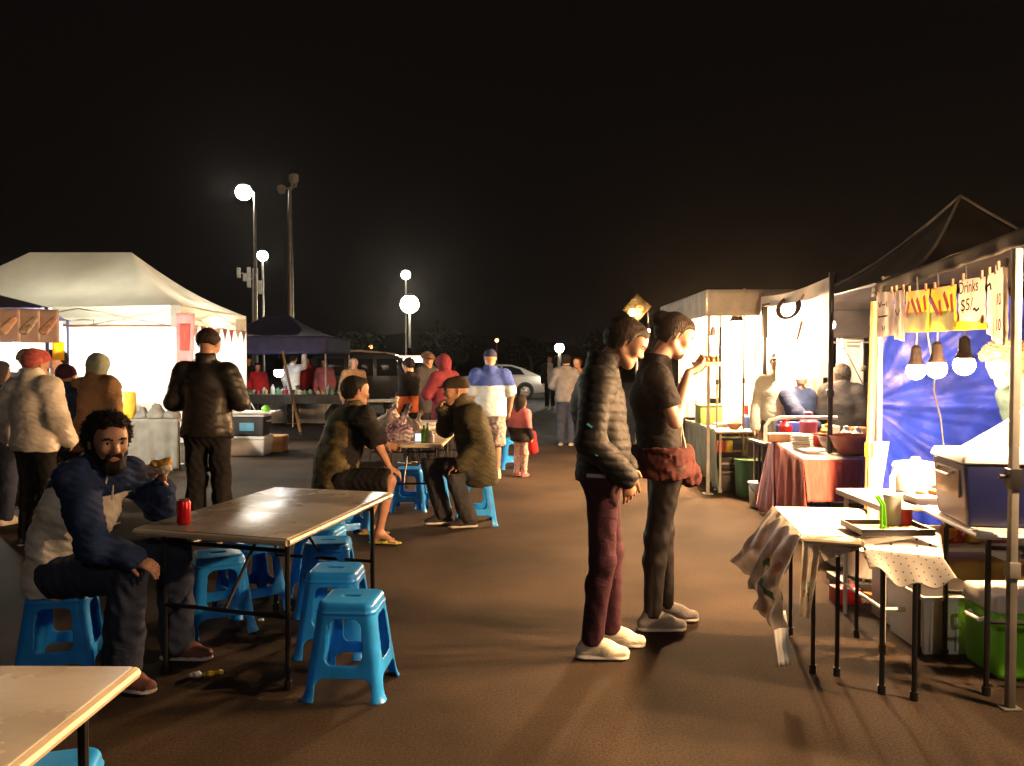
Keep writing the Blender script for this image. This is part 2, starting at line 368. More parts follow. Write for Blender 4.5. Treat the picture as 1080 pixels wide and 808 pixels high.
def person(label, J, skin='tan', hair=('short', HAIRB), top=None, bottom=None, shoes=None, h=.012, hands=None, group=None,
           face=False, beard=None, bulk=1, hand_curl=.4, footdir=None, cat='person', armk=1, legk=1, sandals=False, hat=None):
    org = J['base']; root = thing('person', org, label, cat, group); s = J['s']; F = J['F']
    H, R, Fh, U, hs = head_frame(J); f = Fld()
    body_prims(f, J, bulk=.96 * bulk, armk=armk * .96, legk=legk * .86)
    f.cone(J['neck'], H(0, -.02, -.05), .058 * s, .053 * s, k=.03); f.cone(J['neck'], J['neck'].lerp(J['chest'], .25), .06 * s, .085 * s, k=.04)
    f.cone(H(0, -.028, .036), H(0, .028, .04), .088 * hs, .079 * hs, k=.03, n=R, f=.88)
    f.cone(H(0, .03, .005), H(0, .048, -.06), .064 * hs, .044 * hs, k=.03, n=R, f=.92)
    f.ball(H(0, .072, -.088), .024 * hs, k=.03)
    for q in (-1, 1):
        f.cone(H(q * .055, .0, -.045), H(q * .015, .068, -.088), .018 * hs, k=.03)
        f.ball(H(q * .036, .067, -.012), .024 * hs, k=.02)
        f.cone(H(q * .078, -.012, .022), H(q * .079, -.010, -.016), .019 * hs, .012 * hs, k=.008, n=(R * .8 - Fh * .5), f=.45)
    f.cone(H(0, .084, .026), H(0, .110, -.016), .009 * hs, .0125 * hs, k=.012)
    f.cone(H(-.011, .098, -.022), H(.011, .098, -.022), .0105 * hs, k=.008)
    if face:
        f.cone(H(-.034, .084, .034), H(.034, .084, .034), .010 * hs, k=.018)
        for q in (-1, 1):
            f.ball(H(q * .031, .106, .014), .0165 * hs, sub=True, k=.012); f.ball(H(q * .031, .078, .014), .0145 * hs, k=.003)
        f.cone(H(-.017, .091, -.050), H(.017, .091, -.050), .0085 * hs, k=.006); f.cone(H(-.014, .090, -.062), H(.014, .090, -.062), .009 * hs, k=.006)
    else: f.cone(H(-.014, .089, -.055), H(.014, .089, -.055), .011 * hs, k=.01)
    hd = hands or {}
    for a in 'RL':
        if a in (hd.get('hide') or ''): continue
        fore = (J['wr' + a] - J['el' + a]).normalized(); q = hd.get(a)
        side = -R if False else None
        pal = F.cross(Vector((0, 0, 1))) * (-1 if a == 'R' else 1)
        if q: hand(f, J, a, q[0], q[1], q[2] if len(q) > 2 else hand_curl, h, s)
        else: hand(f, J, a, fore, pal, hand_curl, h, s)
    for a in 'RL':
        fd = (footdir or {}).get(a, F); an = J['an' + a]; g = Vector((an.x, an.y, max(0, an.z - .085 * s)))
        f.cone(an, g - fd * .03 * s + Vector((0, 0, .04 * s)), .036 * s, .034 * s, k=.02); f.cone(an, g + fd * .10 * s + Vector((0, 0, .03 * s)), .034 * s, .028 * s, k=.03)
        if sandals or shoes is None:
            sd = fd.cross(Vector((0, 0, 1)))
            for i, o in enumerate((-.03, -.013, .003, .017, .03)): f.cone(g + fd * .10 * s + sd * o * s + Vector((0, 0, .022)), g + fd * (.165 - abs(i - 3) * .008) * s + sd * o * 1.15 * s + Vector((0, 0, .014)), .011 * s, .009 * s, k=.006)
    zmin = min(J['anR'].z, J['anL'].z) - .085 * s
    f.cut.append(lambda X, Y, Z: (zmin + .004) - Z)
    C_ = V3(J['head']); Ff, Uf, Rf = V3(Fh), V3(U), V3(R)
    mats = [skinm(skin), LIP, EYEW, IRIS, hair[1] if not isinstance(hair[1], str) else HAIRB]
    def fm(P):
        o = np.zeros(len(P))
        if face:
            D = (P - C_) / hs; x, y, z = D @ Rf, D @ Ff, D @ Uf; fr = y > .06
            o[fr & (abs(x) < .023) & (z > -.068) & (z < -.047) & (y > .085)] = 1
            for q in (-1, 1):
                e = fr & (((x - q * .031) / .0145) ** 2 + ((z - .014) / .0055) ** 2 < 1); o[e] = 2
                o[e & ((x - q * .031) ** 2 + (z - .014) ** 2 < .0062 ** 2)] = 3
                o[fr & (abs(x - q * .033) < .021) & (abs(z - .036 + abs(x - q * .03) * .18) < .0048)] = 4
        return o
    f.build('body', mats, root, h, fm=fm, org=org)
    if hair: hair_of(J, hair[0], hair[1], root, org, h)
    if beard:
        b = Fld(); b.cone(H(-.058, .005, -.045), H(-.02, .06, -.088), .024 * hs, .028 * hs, k=.02); b.cone(H(.058, .005, -.045), H(.02, .06, -.088), .024 * hs, .028 * hs, k=.02)
        b.cone(H(-.02, .070, -.090), H(.02, .070, -.090), .034 * hs, k=.02); b.cone(H(0, .07, -.09), H(0, .06, -.120), .034 * hs, .024 * hs, k=.02)
        b.cone(H(-.058, .003, -.03), H(-.06, .0, .015), .018 * hs, .014 * hs, k=.01); b.cone(H(.058, .003, -.03), H(.06, .0, .015), .018 * hs, .014 * hs, k=.01)
        b.cone(H(-.024, .090, -.043), H(.024, .090, -.043), .0105 * hs, k=.01); b.cone(H(-.024, .086, -.045), H(-.03, .07, -.075), .009 * hs, k=.01); b.cone(H(.024, .086, -.045), H(.03, .07, -.075), .009 * hs, k=.01)
        b.ball(H(0, .108, -.057), .010 * hs, sub=True, k=.004, n=R, f=1.6)
        b.build('beard', beard, root, h, wrinkle(.003, 3, 3), org=org)
    # garments
    if bottom:
        m, ln = bottom[0], bottom[1]; ex = bottom[2] if len(bottom) > 2 else {}
        g = Fld(); w = ex.get('w', 1.0); inf = ex.get('inf', .014)
        g.cone(J['pelvis'], J['pelvis'].lerp(J['waist'], ex.get('rise', .5)), .152 * s * bulk, .142 * s * bulk, k=.04, n=F, f=.76, cap=1)
        g.cone(J['hipR'], J['hipL'], .080 * s * bulk, k=.05)
        for a in 'RL':
            if ln == 'long':
                an = J['an' + a].lerp(J['kn' + a], ex.get('crop', .02))
                g.cone(J['hip' + a], J['kn' + a], .081 * s * w, .060 * s * w, k=.05)
                g.cone(J['kn' + a], an, .059 * s * w, ex.get('hem', .05) * s, k=.03, cap=1)
                m2 = J['kn' + a].lerp(J['an' + a], .3); g.ball(m2 - F * .012 * s * (1 if abs((J['kn' + a] - J['hip' + a]).z) > .2 else 0), .055 * s * w, k=.03)
            else:
                kn = J['hip' + a].lerp(J['kn' + a], ex.get('to', .85)); g.cone(J['hip' + a], kn, .09 * s * w, .085 * s * w, k=.05, cap=1)
        o = g.build(ex.get('name', 'trousers' if ln == 'long' else 'shorts'), m, root, h, wrinkle(ex.get('wr', .005), ex.get('wf', 1), 11), inf, fm=ex.get('fm'), org=org)
    if shoes is not None:
        for a in 'RL':
            fd = (footdir or {}).get(a, F); an = J['an' + a]; g = Fld(); z0 = max(0, an.z - .085 * s); b = Vector((an.x, an.y, z0)); sd = fd.cross(Vector((0, 0, 1)))
            up = Vector((0, 0, 1))
            if sandals:
                g.cone(b - fd * .05 * s + up * .010, b + fd * .15 * s + up * .010, .042 * s, .05 * s, k=.01, n=up, f=.2)
                for q in (-1, 1): g.cone(b + fd * .13 * s + up * .045 * s, b + fd * .05 * s + sd * q * .042 * s + up * .015, .009, .011, k=.005)
                g.build('sandal', shoes, root, min(h, .009), org=org)
            else:
                g.cone(b - fd * .045 * s + up * .04 * s, b + fd * .09 * s + up * .036 * s, .040 * s, .047 * s, k=.02, n=sd, f=.88)
                g.cone(b + fd * .08 * s + up * .034 * s, b + fd * .155 * s + up * .03 * s, .047 * s, .036 * s, k=.02, n=up, f=.9)
                g.cone(b - fd * .04 * s + up * .012, b + fd * .14 * s + up * .012, .050 * s, .050 * s, k=.004, n=up, f=.24)
                g.cone(b - fd * .012 * s + up * .09 * s, b + fd * .07 * s + up * .055 * s, .044 * s, .04 * s, k=.03)
                for i in range(4): g.cone(b + fd * (.055 + .022 * i) * s - sd * .02 * s + up * (.098 - .012 * i) * s, b + fd * (.055 + .022 * i) * s + sd * .02 * s + up * (.098 - .012 * i) * s, .0045, k=.002)
                g.ball(b - fd * .005 * s + up * .125 * s, .038 * s, sub=True, k=.01)
                g.cut.append(lambda X, Y, Z, z=z0: (z + .003) - Z)
                g.build('shoe', [shoes, SOLE], root, min(h, .009), fm=lambda P, z=z0: P[:, 2] < z + .024 * s, org=org)
    if top:
        m, sl = top[0], top[1]; ex = top[2] if len(top) > 2 else {}
        g = Fld(); inf = ex.get('inf', .018); hem = ex.get('hem', .25)
        low = J['pelvis'] + (J['pelvis'] - J['waist']) * hem
        bw = ex.get('belly', 1.0) * bulk
        g.cone(J['waist'], low, .142 * s * bw, .152 * s * bw * ex.get('flare', 1), k=.05, n=F, f=.78, cap=1)
        g.cone(J['waist'], J['chest'], .138 * s * bw, .158 * s * bulk, k=.05, n=F, f=.76)
        g.cone(J['chest'], J['chest'].lerp(J['neck'], .55), .152 * s * bulk, .105 * s, k=.05, n=F, f=.74)
        g.cone(J['shR'].lerp(J['shL'], .08), J['shL'].lerp(J['shR'], .08), .062 * s, k=.05)
        for a in 'RL':
            if sl == 'long':
                g.cone(J['sh' + a], J['el' + a], .056 * s * armk, .047 * s * armk, k=.04); g.cone(J['el' + a], J['wr' + a], .046 * s * armk, .034 * s * armk, k=.02, cap=1)
            elif sl == 'short':
                g.cone(J['sh' + a], J['sh' + a].lerp(J['el' + a], ex.get('slv', .65)), .06 * s * armk, .062 * s * armk, k=.04, cap=1)
        g.cone(J['neck'].lerp(J['chest'], .2), J['neck'] + (J['neck'] - J['chest']).normalized() * ex.get('collar', .015) * s, .07 * s, .062 * s, k=.02, cap=1)
        fmx = ex.get('fm'); dsp = wrinkle(ex.get('wr', .006), ex.get('wf', .8), 21)
        if ex.get('quilt'):
            w0 = dsp; zc = ex['quilt']; sp = [(V3(J['sh' + a]), V3(J['el' + a]), V3(J['wr' + a])) for a in 'RL']
            dsp = lambda X, Y, Z: w0(X, Y, Z) + (.0065 * (np.abs(np.sin((Z + .12 * X) * PI / zc)) ** .5 - .6)).astype(np.float32)
        o = g.build(ex.get('name', 'jacket' if sl == 'long' else 'shirt'), m, root, h, dsp, inf, fm=fmx, org=org)
    return root

from mathutils.bvhtree import BVHTree
def on_surface(root, px, py):
    """where the line of sight through a pixel first meets a thing's parts, in the thing's own frame, with the normal"""
    best = None
    for o in root.children:
        me = o.data; tr = BVHTree.FromPolygons([v.co for v in me.vertices], [p.vertices[:] for p in me.polygons])
        r = ray(px, py).normalized(); q = tr.ray_cast(Vector((0, 0, CAMH)) - root.location, r)
        if q[0] is not None and (best is None or q[3] < best[2]): best = (q[0], q[1], q[3])
    return best
def patch(root, name, px, py, w_, h_, m, ang=0):
    q = on_surface(root, px, py)
    if not q: return
    p, n, _ = q; ax = n.cross(Vector((0, 0, 1))).normalized() * -1; up = n.cross(ax) * -1; c, s_ = math.cos(ang), math.sin(ang); a2 = ax * c + up * s_; u2 = up * c - ax * s_
    vs = [p + n * d + a2 * i * w_ / 2 + u2 * j * h_ / 2 for d in (-.004, .003) for i, j in ((-1, -1), (1, -1), (1, 1), (-1, 1))]
    g = MB(); g.add(vs, [(3, 2, 1, 0), (4, 5, 6, 7), (0, 1, 5, 4), (1, 2, 6, 5), (2, 3, 7, 6), (3, 0, 4, 7)]); g.build(name, m, root)
HAZE = .00016
# ------------------------------------------------------------------ world: a night sky
w = bpy.data.worlds.new('World'); S.world = w; w.use_nodes = True
bgn = w.node_tree.nodes['Background']
sky = w.node_tree.nodes.new('ShaderNodeTexSky'); sky.sky_type = 'NISHITA'; sky.sun_disc = False
sky.sun_elevation = math.radians(-4); sky.sun_rotation = math.radians(150)
mixc = w.node_tree.nodes.new('ShaderNodeMixRGB'); mixc.blend_type = 'ADD'; mixc.inputs[0].default_value = 1
gm = w.node_tree.nodes.new('ShaderNodeMixRGB'); gm.blend_type = 'MULTIPLY'; gm.inputs[0].default_value = 1; gm.inputs[2].default_value = (.12, .10, .09, 1)
w.node_tree.links.new(sky.outputs[0], gm.inputs[1]); w.node_tree.links.new(gm.outputs[0], mixc.inputs[1])
mixc.inputs[2].default_value = (.044, .033, .028, 1)
w.node_tree.links.new(mixc.outputs[0], bgn.inputs[0]); bgn.inputs[1].default_value = .08
S.view_settings.view_transform = 'Standard'; S.view_settings.look = 'None'; S.view_settings.gamma = 1; S.view_settings.exposure = 0
S.render.engine = 'CYCLES'; S.cycles.use_denoising = True; S.cycles.max_bounces = 5; S.cycles.volume_bounces = 0; S.cycles.transparent_max_bounces = 6
S.cycles.caustics_reflective = False; S.cycles.caustics_refractive = False; S.cycles.sample_clamp_indirect = 6
# ------------------------------------------------------------------ materials
ASPH = mat('asphalt', (.038, .027, .019), .9, var=.25, vscale=.9, bump=.22, bscale=170, spec=.12)
nt = ASPH.node_tree; N = nt.nodes; bs = N['Principled BSDF']
cr0 = [n for n in N if n.type == 'VALTORGB'][0]; tc = [n for n in N if n.type == 'TEX_COORD'][0]
n3 = N.new('ShaderNodeTexNoise'); n3.inputs['Scale'].default_value = 90; n3.inputs['Detail'].default_value = 3; nt.links.new(tc.outputs['Object'], n3.inputs['Vector'])
r3 = N.new('ShaderNodeValToRGB'); r3.color_ramp.elements[0].position = .38; r3.color_ramp.elements[1].position = .68; r3.color_ramp.elements[0].color = (.66, .66, .66, 1); r3.color_ramp.elements[1].color = (1.35, 1.3, 1.25, 1)
nt.links.new(n3.outputs[0], r3.inputs[0]); mm = N.new('ShaderNodeMixRGB'); mm.blend_type = 'MULTIPLY'; mm.inputs[0].default_value = 1
vo = N.new('ShaderNodeTexVoronoi'); vo.feature = 'DISTANCE_TO_EDGE'; vo.inputs['Scale'].default_value = .55; nt.links.new(tc.outputs['Object'], vo.inputs['Vector'])
vr = N.new('ShaderNodeValToRGB'); vr.color_ramp.elements[0].position = 0; vr.color_ramp.elements[1].position = .006; vr.color_ramp.elements[0].color = (.55, .55, .55, 1)
m2 = N.new('ShaderNodeMixRGB'); m2.blend_type = 'MULTIPLY'; m2.inputs[0].default_value = .12; nt.links.new(vo.outputs['Distance'], vr.inputs[0])
nt.links.new(cr0.outputs[0], mm.inputs[1]); nt.links.new(r3.outputs[0], mm.inputs[2]); nt.links.new(mm.outputs[0], m2.inputs[1]); nt.links.new(vr.outputs[0], m2.inputs[2]); nt.links.new(m2.outputs[0], bs.inputs['Base Color'])
ROAD = mat('worn_asphalt', (.06, .062, .064), .85, var=.2, vscale=2, bump=.4, bscale=100)
HILL = mat('hill_scrub', (.03, .035, .025), .95, var=.3, vscale=.2)
LEAF = mat('leaves', (.02, .025, .015), .95, spec=.05, var=.4, vscale=3)
BARK = mat('bark', (.06, .045, .035), .9, bump=.4)
BLUEP = mat('blue_plastic', (.022, .32, .90), .3, var=.08, vscale=9, bump=.06, bscale=60, transl=.12, spec=.5)
WHITEP = mat('white_plastic', (.74, .74, .72), .35, var=.04, bump=.03)
FOAM = mat('foam', (.78, .78, .76), .8, var=.04, bump=.2, bscale=200)
DMETAL = mat('dark_metal', (.03, .03, .032), .4, metal=.6, var=.1)
GMETAL = mat('grey_metal', (.35, .34, .32), .4, metal=.7, var=.1, bump=.1)
STEEL = mat('steel', (.55, .54, .52), .25, metal=.9, var=.08)
LAM = mat('scuffed_laminate', (.42, .40, .36), .26, var=.16, vscale=2.2, bump=.08, bscale=30, col2=(.27, .255, .225), stretch=(.8, 1.5, 1), rvar=.12)
LAMW = mat('white_laminate', (.66, .63, .58), .35, var=.05, bump=.1)
EDGE = mat('table_edge', (.50, .42, .30), .45, var=.08)
TENTW = mat('cream_canvas', (.62, .60, .50), .75, var=.05, vscale=2, bump=.15, bscale=30, transl=.2)
SHEETW = mat('white_cloth', (.84, .82, .78), .8, var=.03, bump=.1, transl=.55)
NAVY = mat('navy_canvas', (.020, .022, .085), .7, var=.15, bump=.15, bscale=40)
BLACKC = mat('black_canvas', (.009, .008, .009), .8, spec=.12, var=.2, bump=.2, bscale=40)
SEAM = mat('grey_seam', (.10, .09, .085), .8, spec=.2)
WOOD = mat('pine_wood', (.42, .25, .11), .6, var=.15, vscale=12, stretch=(4, 4, .4), bump=.2)
RUST = mat('brown_beam', (.30, .15, .08), .6, var=.2)
TARP = mat('blue_tarp', (.005, .018, .25), .5, var=.18, vscale=4, spec=.3, bump=.5, bscale=26)
NAVYP = mat('navy_plastic', (.006, .010, .065), .35, var=.1)
GREENP = mat('lime_plastic', (.20, .70, .03), .35, var=.06)
REDP = mat('red_plastic', (.55, .02, .02), .35)
CANR = mat('can_red', (.55, .012, .02), .25, metal=.5, var=.05); 
YELP = mat('yellow_plastic', (.65, .45, .04), .4)
CARD = mat('cardboard', (.40, .22, .10), .85, var=.1, bump=.2)
PAPER = mat('paper_sign', (.66, .56, .50), .8, var=.12, vscale=8, transl=.35)
YSIGN = mat('yellow_sign', (.72, .36, .01), .6, transl=.6, var=.08)
GSIGN = mat('green_sign', (.15, .22, .01), .6, transl=.6, var=.15)
INK = mat('ink', (.03, .02, .02), .9, spec=.0); RINK = mat('red_ink', (.42, .02, .01), .8, spec=.1); WINK = mat('pale_ink', (.7, .7, .55), .7)
REDCL = mat('red_cloth', (.46, .10, .085), .85, var=.12, bump=.3, bscale=120, stretch=(14, 14, 1), vscale=6)
PINKC = mat('pink_cloth', (.62, .32, .34), .85)
GREYCL = mat('grey_green_cloth', (.30, .33, .26), .85, var=.15, stretch=(8, 8, .6), vscale=5, bump=.3)
FLOR = mat('floral_oilcloth', (.62, .58, .50), .5, col2=(.36, .31, .24), vscale=13, transl=.25)
FL_G = mat('leaf_print', (.06, .18, .09), .6); FL_B = mat('tan_print', (.45, .25, .08), .6)
GLASS = mat('dark_glass', (.015, .017, .02), .08, var=0)
SILV = mat('silver_paint', (.70, .66, .58), .35, metal=.3, coat=.6, var=.03)
TYRE = mat('tyre', (.02, .02, .02), .8)
DARKP = mat('dark_plastic', (.03, .03, .035), .5); SOCK = mat('black_socket', (.003, .002, .002), .8, spec=.03)
CONC = mat('pale_paint', (.42, .40, .35), .8, var=.1)
GRASSY = mat('green_bag', (.28, .36, .10), .7, transl=.3)
# light sources: the bulbs and lamps the place has, with some assumed out of view
WARM = emis('warm_bulb_glass', (1, .56, .25), 5000); WARM2 = emis('warm_cluster_glass', (1, .56, .26), 5500)
COOL = emis('cool_bulb_glass', (1, .92, .74), 4200); STREET = emis('street_lamp_glass', (1, .88, .72), 260)
STREETF = emis('floodlight_glass', (1, .86, .62), 260); LEDW = emis('led_glass', (.85, .92, 1), 60); SOD = emis('sodium_glass', (1, .35, .10), 14); TUBE = emis('tube_glass', (1, .8, .85), 16)
# ------------------------------------------------------------------ ground, road, hills, trees
m = MB(); m.box((0, 95, -.05), (260, 210, .1)); struct(m, 'ground', ASPH, smooth=False)
m = MB(); pts = [(-1.0, 15.2), (60, 13.0), (60, 60), (-1.0, 60)]; m.add([(x, y, .004) for x, y in pts], [(0, 1, 2, 3)]); struct(m, 'road', ROAD, smooth=False)
m = MB(); rg = random.Random(3); n = 60; vs = []; fs = []
for r, (Y, hz) in enumerate(((118, -1), (135, 3.6), (165, 6.5), (190, -1))):
    for i in range(n + 1): vs.append((-125 + 250 * i / n, Y, hz if hz < 0 else hz * (.75 + .35 * math.sin(i * .23 + r) + .12 * rg.random())))
for r in range(3):
    for i in range(n): a = r * (n + 1) + i; fs.append((a, a + 1, a + n + 2, a + n + 1))
m.add(vs, fs); struct(m, 'hills', HILL)
def tree(x, y, H_, W_, label, seed):
    rg = random.Random(seed); t = thing('tree', (x, y, 0), label, 'tree', 'dark trees at the far edge of the car park')
    tk = MB(); tk.tube([(0, 0, 0), (.1, 0, H_ * .25), (0, .1, H_ * .55)], [.22, .17, .1], 8)
    for i in range(6):
        a = rg.uniform(0, 6.28); tk.tube([(0, 0, H_ * (.25 + .05 * i)), (math.cos(a) * W_ * .5, math.sin(a) * W_ * .5, H_ * (.5 + .06 * i))], [.09, .03], 6)
    tk.build('trunk', BARK, t); cr = MB()
    cl = [(rg.gauss(0, W_ * .32), rg.gauss(0, W_ * .32), H_ * rg.uniform(.38, .95), rg.uniform(.5, 1.1)) for _ in range(16)]
    for _ in range(1800):
        c = rg.choice(cl); p = Vector((c[0] + rg.gauss(0, c[3] * .6), c[1] + rg.gauss(0, c[3] * .6), c[2] + rg.gauss(0, c[3] * .45)))
        u = Vector((rg.gauss(0, 1), rg.gauss(0, 1), rg.gauss(0, 1))).normalized(); v = u.orthogonal().normalized(); q = rg.uniform(.1, .2)
        cr.add([p - u * q, p + v * q * .6, p + u * q, p - v * q * .6], [(0, 1, 2, 3)])
    cr.build('crown', LEAF, t, smooth=False)
for i, (px, Y, H_, W_, lb) in enumerate(((372, 62, 3.6, 2.6, 'low dark tree behind the white table at the far edge'), (470, 75, 4.4, 3.4, 'dark round tree behind the standing group in maroon'), (640, 70, 4.2, 3.2, 'dark tree in shadow behind the couple, right of the far lamp'), (560, 80, 3.8, 3.2, 'dark bushy tree right behind the silver car'))):
    p = G(px, 382 + 1300 / Y); tree(p.x, Y, H_, W_, lb, i + 5)
# ------------------------------------------------------------------ street lamps
def street_lamp(px, py, Y, r, label, arm=0, m=STREET, poletop=None):
    c = A(px, py, Y); x = c.x + arm; t = thing('street_lamp', (x, Y, 0), label, 'street lamp', 'lamps lighting the car park')
    o = (0, 0, 0); p = MB(); z = c.z + (.0 if arm else r * .9); p.tube([(0, 0, 0), (0, 0, .5), (0, 0, z)], [.13, .09, .05], 10); p.build('pole', GMETAL, t)
    if arm: p = MB(); p.tube([(0, 0, z - .1), (-arm * .5, 0, z + .25), (-arm, 0, z + r * .8)], .045, 8); p.build('arm', GMETAL, t)
    p = MB(); p.lathe([(r * .3, r * .75), (r * .6, r * .85), (r * .35, r * 1.1), (.04, r * 1.2)], (-arm, -.0 if arm else -.0, c.z), 20); p.build('lamp_housing', GMETAL, t)
    p = MB(); k = 10; p.lathe([(max(.01, r * math.sin(PI * i / k)), -r * math.cos(PI * i / k) * .95) for i in range(k + 1)], (-arm, 0, c.z), 16); p.build('lamp_globe', m, t)  # globe made larger than the lamp, to take in its glow
street_lamp(257, 203, 31, .30, 'tallest street lamp, pinkish globe on a curved arm above the dark blue canopy', arm=.42)
street_lamp(277, 270, 42, .27, 'street lamp lower and left of the tall camera pole')
street_lamp(428, 290, 60, .33, 'small pale street lamp just above the big floodlight')
street_lamp(432, 321, 44, .50, 'largest round floodlight glowing over the middle of the market', m=STREETF)
street_lamp(590, 367, 30, .17, 'bright low lamp just over the head of the man in the grey hoodie')
street_lamp(524, 359, 95, .22, 'orange sodium lamp above the man in the blue and white polo', m=SOD)
street_lamp(391, 366, 90, .20, 'orange sodium lamp left of the group round the far table', m=SOD)
street_lamp(474, 384, 70, .12, 'tiny pale lamp low behind the standing group', m=SOD)
# camera pole and antenna pole
b = G(307, 430); b = Vector((A(307, 382, 26).x, 26, 0)); t = thing('camera_pole', b, 'tall thin bare pole with two cameras on top, right of the street lamps', 'camera pole')
zt = A(303, 200, 26).z; m = MB(); m.tube([(0, 0, 0), (0, 0, zt * .5), (0, 0, zt)], [.13, .10, .05], 10); m.build('pole', GMETAL, t)
m = MB(); m.tube([(-.25, 0, zt), (.2, 0, zt + .1)], .03); m.build('bracket', GMETAL, t)
for dx, dz, r_ in ((-.27, -.02, .13), (.13, .32, .15)):
    m = MB(); m.lathe([(.05, r_ * 1.3), (r_, r_), (r_ * 1.05, 0), (r_ * .8, -r_ * .7), (.02, -r_)], (dx, 0, zt + dz), 14); m.build('camera', CONC, t)
m = MB(); m.tube([(.05, 0, zt), (.1, 0, zt + .35)], .035); m.tube([(.2, 0, zt + .1), (.22, 0, zt + .5)], .03); m.build('bracket', GMETAL, t)
b = Vector((A(268, 382, 36).x, 36, 0)); t = thing('antenna_mast', b, 'mast with a cluster of small antennas below the second street lamp', 'antenna mast')
zt = A(268, 283, 36).z; m = MB(); m.tube([(0, 0, 0), (0, 0, zt)], [.12, .06], 8); m.build('pole', GMETAL, t)
for dx, l, z0 in ((-.65, .45, .1), (-.2, .9, -.1), (.12, 1.0, -.2), (.3, .6, -.55), (-.38, .35, -.1)):
    m = MB(); m.box((dx, 0, zt + z0 - .3), (.14, .12, l)); m.tube([(dx, 0, zt + z0 - .3), (0, .02, zt + z0 - .4)], .02); m.build('antenna', CONC, t, bevel=.02)
# ------------------------------------------------------------------ plastic stool (one moulded shape, copied)
def make_stool():
    t = thing('stool', (0, 0, 0), '', 'stool', 'blue plastic stools')
    H_, hb, ht = .435, .185, .130; h = .0055
    x = np.arange(-.21, .2101, h, dtype=np.float32); z = np.arange(-.02, .46, h, dtype=np.float32)
    X, Y, Z = np.meshgrid(x, x, z, indexing='ij')
    def rbox(X, Y, w, r):
        a = np.abs(X) - (w - r); b = np.abs(Y) - (w - r); return np.sqrt(np.clip(a, 0, None) ** 2 + np.clip(b, 0, None) ** 2) + np.minimum(np.maximum(a, b), 0) - r
    wz = hb + (ht - hb) * np.clip(Z / H_, 0, 1) + .012 * np.exp(-Z / .02)
    out = rbox(X, Y, wz, .045); shell = np.maximum(np.maximum(out, Z - H_ - 0), -Z)
    # rounded top edge
    e = np.maximum(out + .02, 0); tz = np.maximum(Z - (H_ - .02), 0); top = np.sqrt(e * e + tz * tz) - .02; shell = np.where((Z > H_ - .02) & (out > -.02), top, shell)
    inn = rbox(X, Y, wz - .009, .04); cav = np.maximum(inn, Z - (H_ - .010)); d = np.maximum(shell, -cav)
    def win(U):  # rounded window with arched top, and the arch between the feet
        w = np.sqrt(np.clip(np.abs(U) - .044 - .06 * (.27 - Z), 0, None) ** 2 + np.clip(np.abs(Z - .262) - .064, 0, None) ** 2) - .036
        zb = np.clip(Z / H_, 0, 1); a = np.maximum(np.abs(U) - (.118 - .25 * zb * .3) , Z - .105); a2 = np.sqrt(np.clip(np.abs(U) - .088, 0, None) ** 2 + np.clip(Z - .062, 0, None) ** 2) - .040
        return np.minimum(w, a2)
    for U, W in ((X, Y), (Y, X)): d = np.maximum(d, -np.maximum(win(U), -(np.abs(W) - .05)))
    # seat: hand slot and shallow ribs
    slot = np.sqrt(np.clip(np.abs(X) - .03, 0, None) ** 2 + Y ** 2) - .013; d = np.maximum(d, -np.maximum(slot, .38 - Z))
    d = np.minimum(d, np.maximum(np.abs(out) - .004, np.abs(Z - (H_ - .045)) - .004))
    V, Q = surfnet(d.astype(np.float32), (x[0], x[0], z[0]), h)
    cz = V[Q].mean(1)[:, 2]
    for nm, sel in (('seat', cz > H_ - .04), ('leg_frame', cz <= H_ - .04)):
        q = Q[sel]; u, inv = np.unique(q, return_inverse=True); inv = inv.reshape(q.shape)
        me = bpy.data.meshes.new(nm); me.from_pydata(V[u].tolist(), [], inv.tolist()); me.materials.append(BLUEP)
        me.polygons.foreach_set('use_smooth', np.ones(len(q), bool)); o = bpy.data.objects.new(nm, me); C.objects.link(o); o.parent = t
    return t
stool0 = make_stool(); used = [0]
def stool(x, y, rz, label):
    o = stool0 if not used[0] else copy_tree(stool0); used[0] = 1
    o.location = (x, y, 0); o.rotation_euler.z = rz; o['label'] = label; return o
for px, Y, rz, lb in ((62, 3.92, .25, 'blue stool carrying the bearded man in the navy hoodie'),
        (370, 3.76, -.06, 'front blue stool at the right side of the long table, nearest the camera'),
        (353, 4.28, -.02, 'second blue stool in the row along the right side of the table'),
        (345, 4.95, .1, 'third blue stool in the row, under the far right corner of the table'),
        (338, 5.35, -.1, 'back blue stool of the row beside the table, behind three others'),
        (228, 4.62, .5, 'left one of two blue stools behind the crossed table legs'),
        (262, 4.98, .75, 'right one of two blue stools behind the crossed table legs, half hidden'),
        (365, 6.95, .6, 'blue stool under the man in the camouflage top'),
        (502, 7.62, .15, 'blue stool under the seated man in the dark green jacket'),
        (432, 8.35, .0, 'left blue stool behind the table with the shopping bags'),
        (455, 8.55, .2, 'right blue stool behind the table with the shopping bags'),
        (541, 11.6, .1, 'far blue stool between the polo man and the little girl'),
        (36, 2.13, .3, 'blue stool tucked under the nearest table, only its rim showing')):
    stool((px - 540) / 850 * Y, Y, rz, lb)
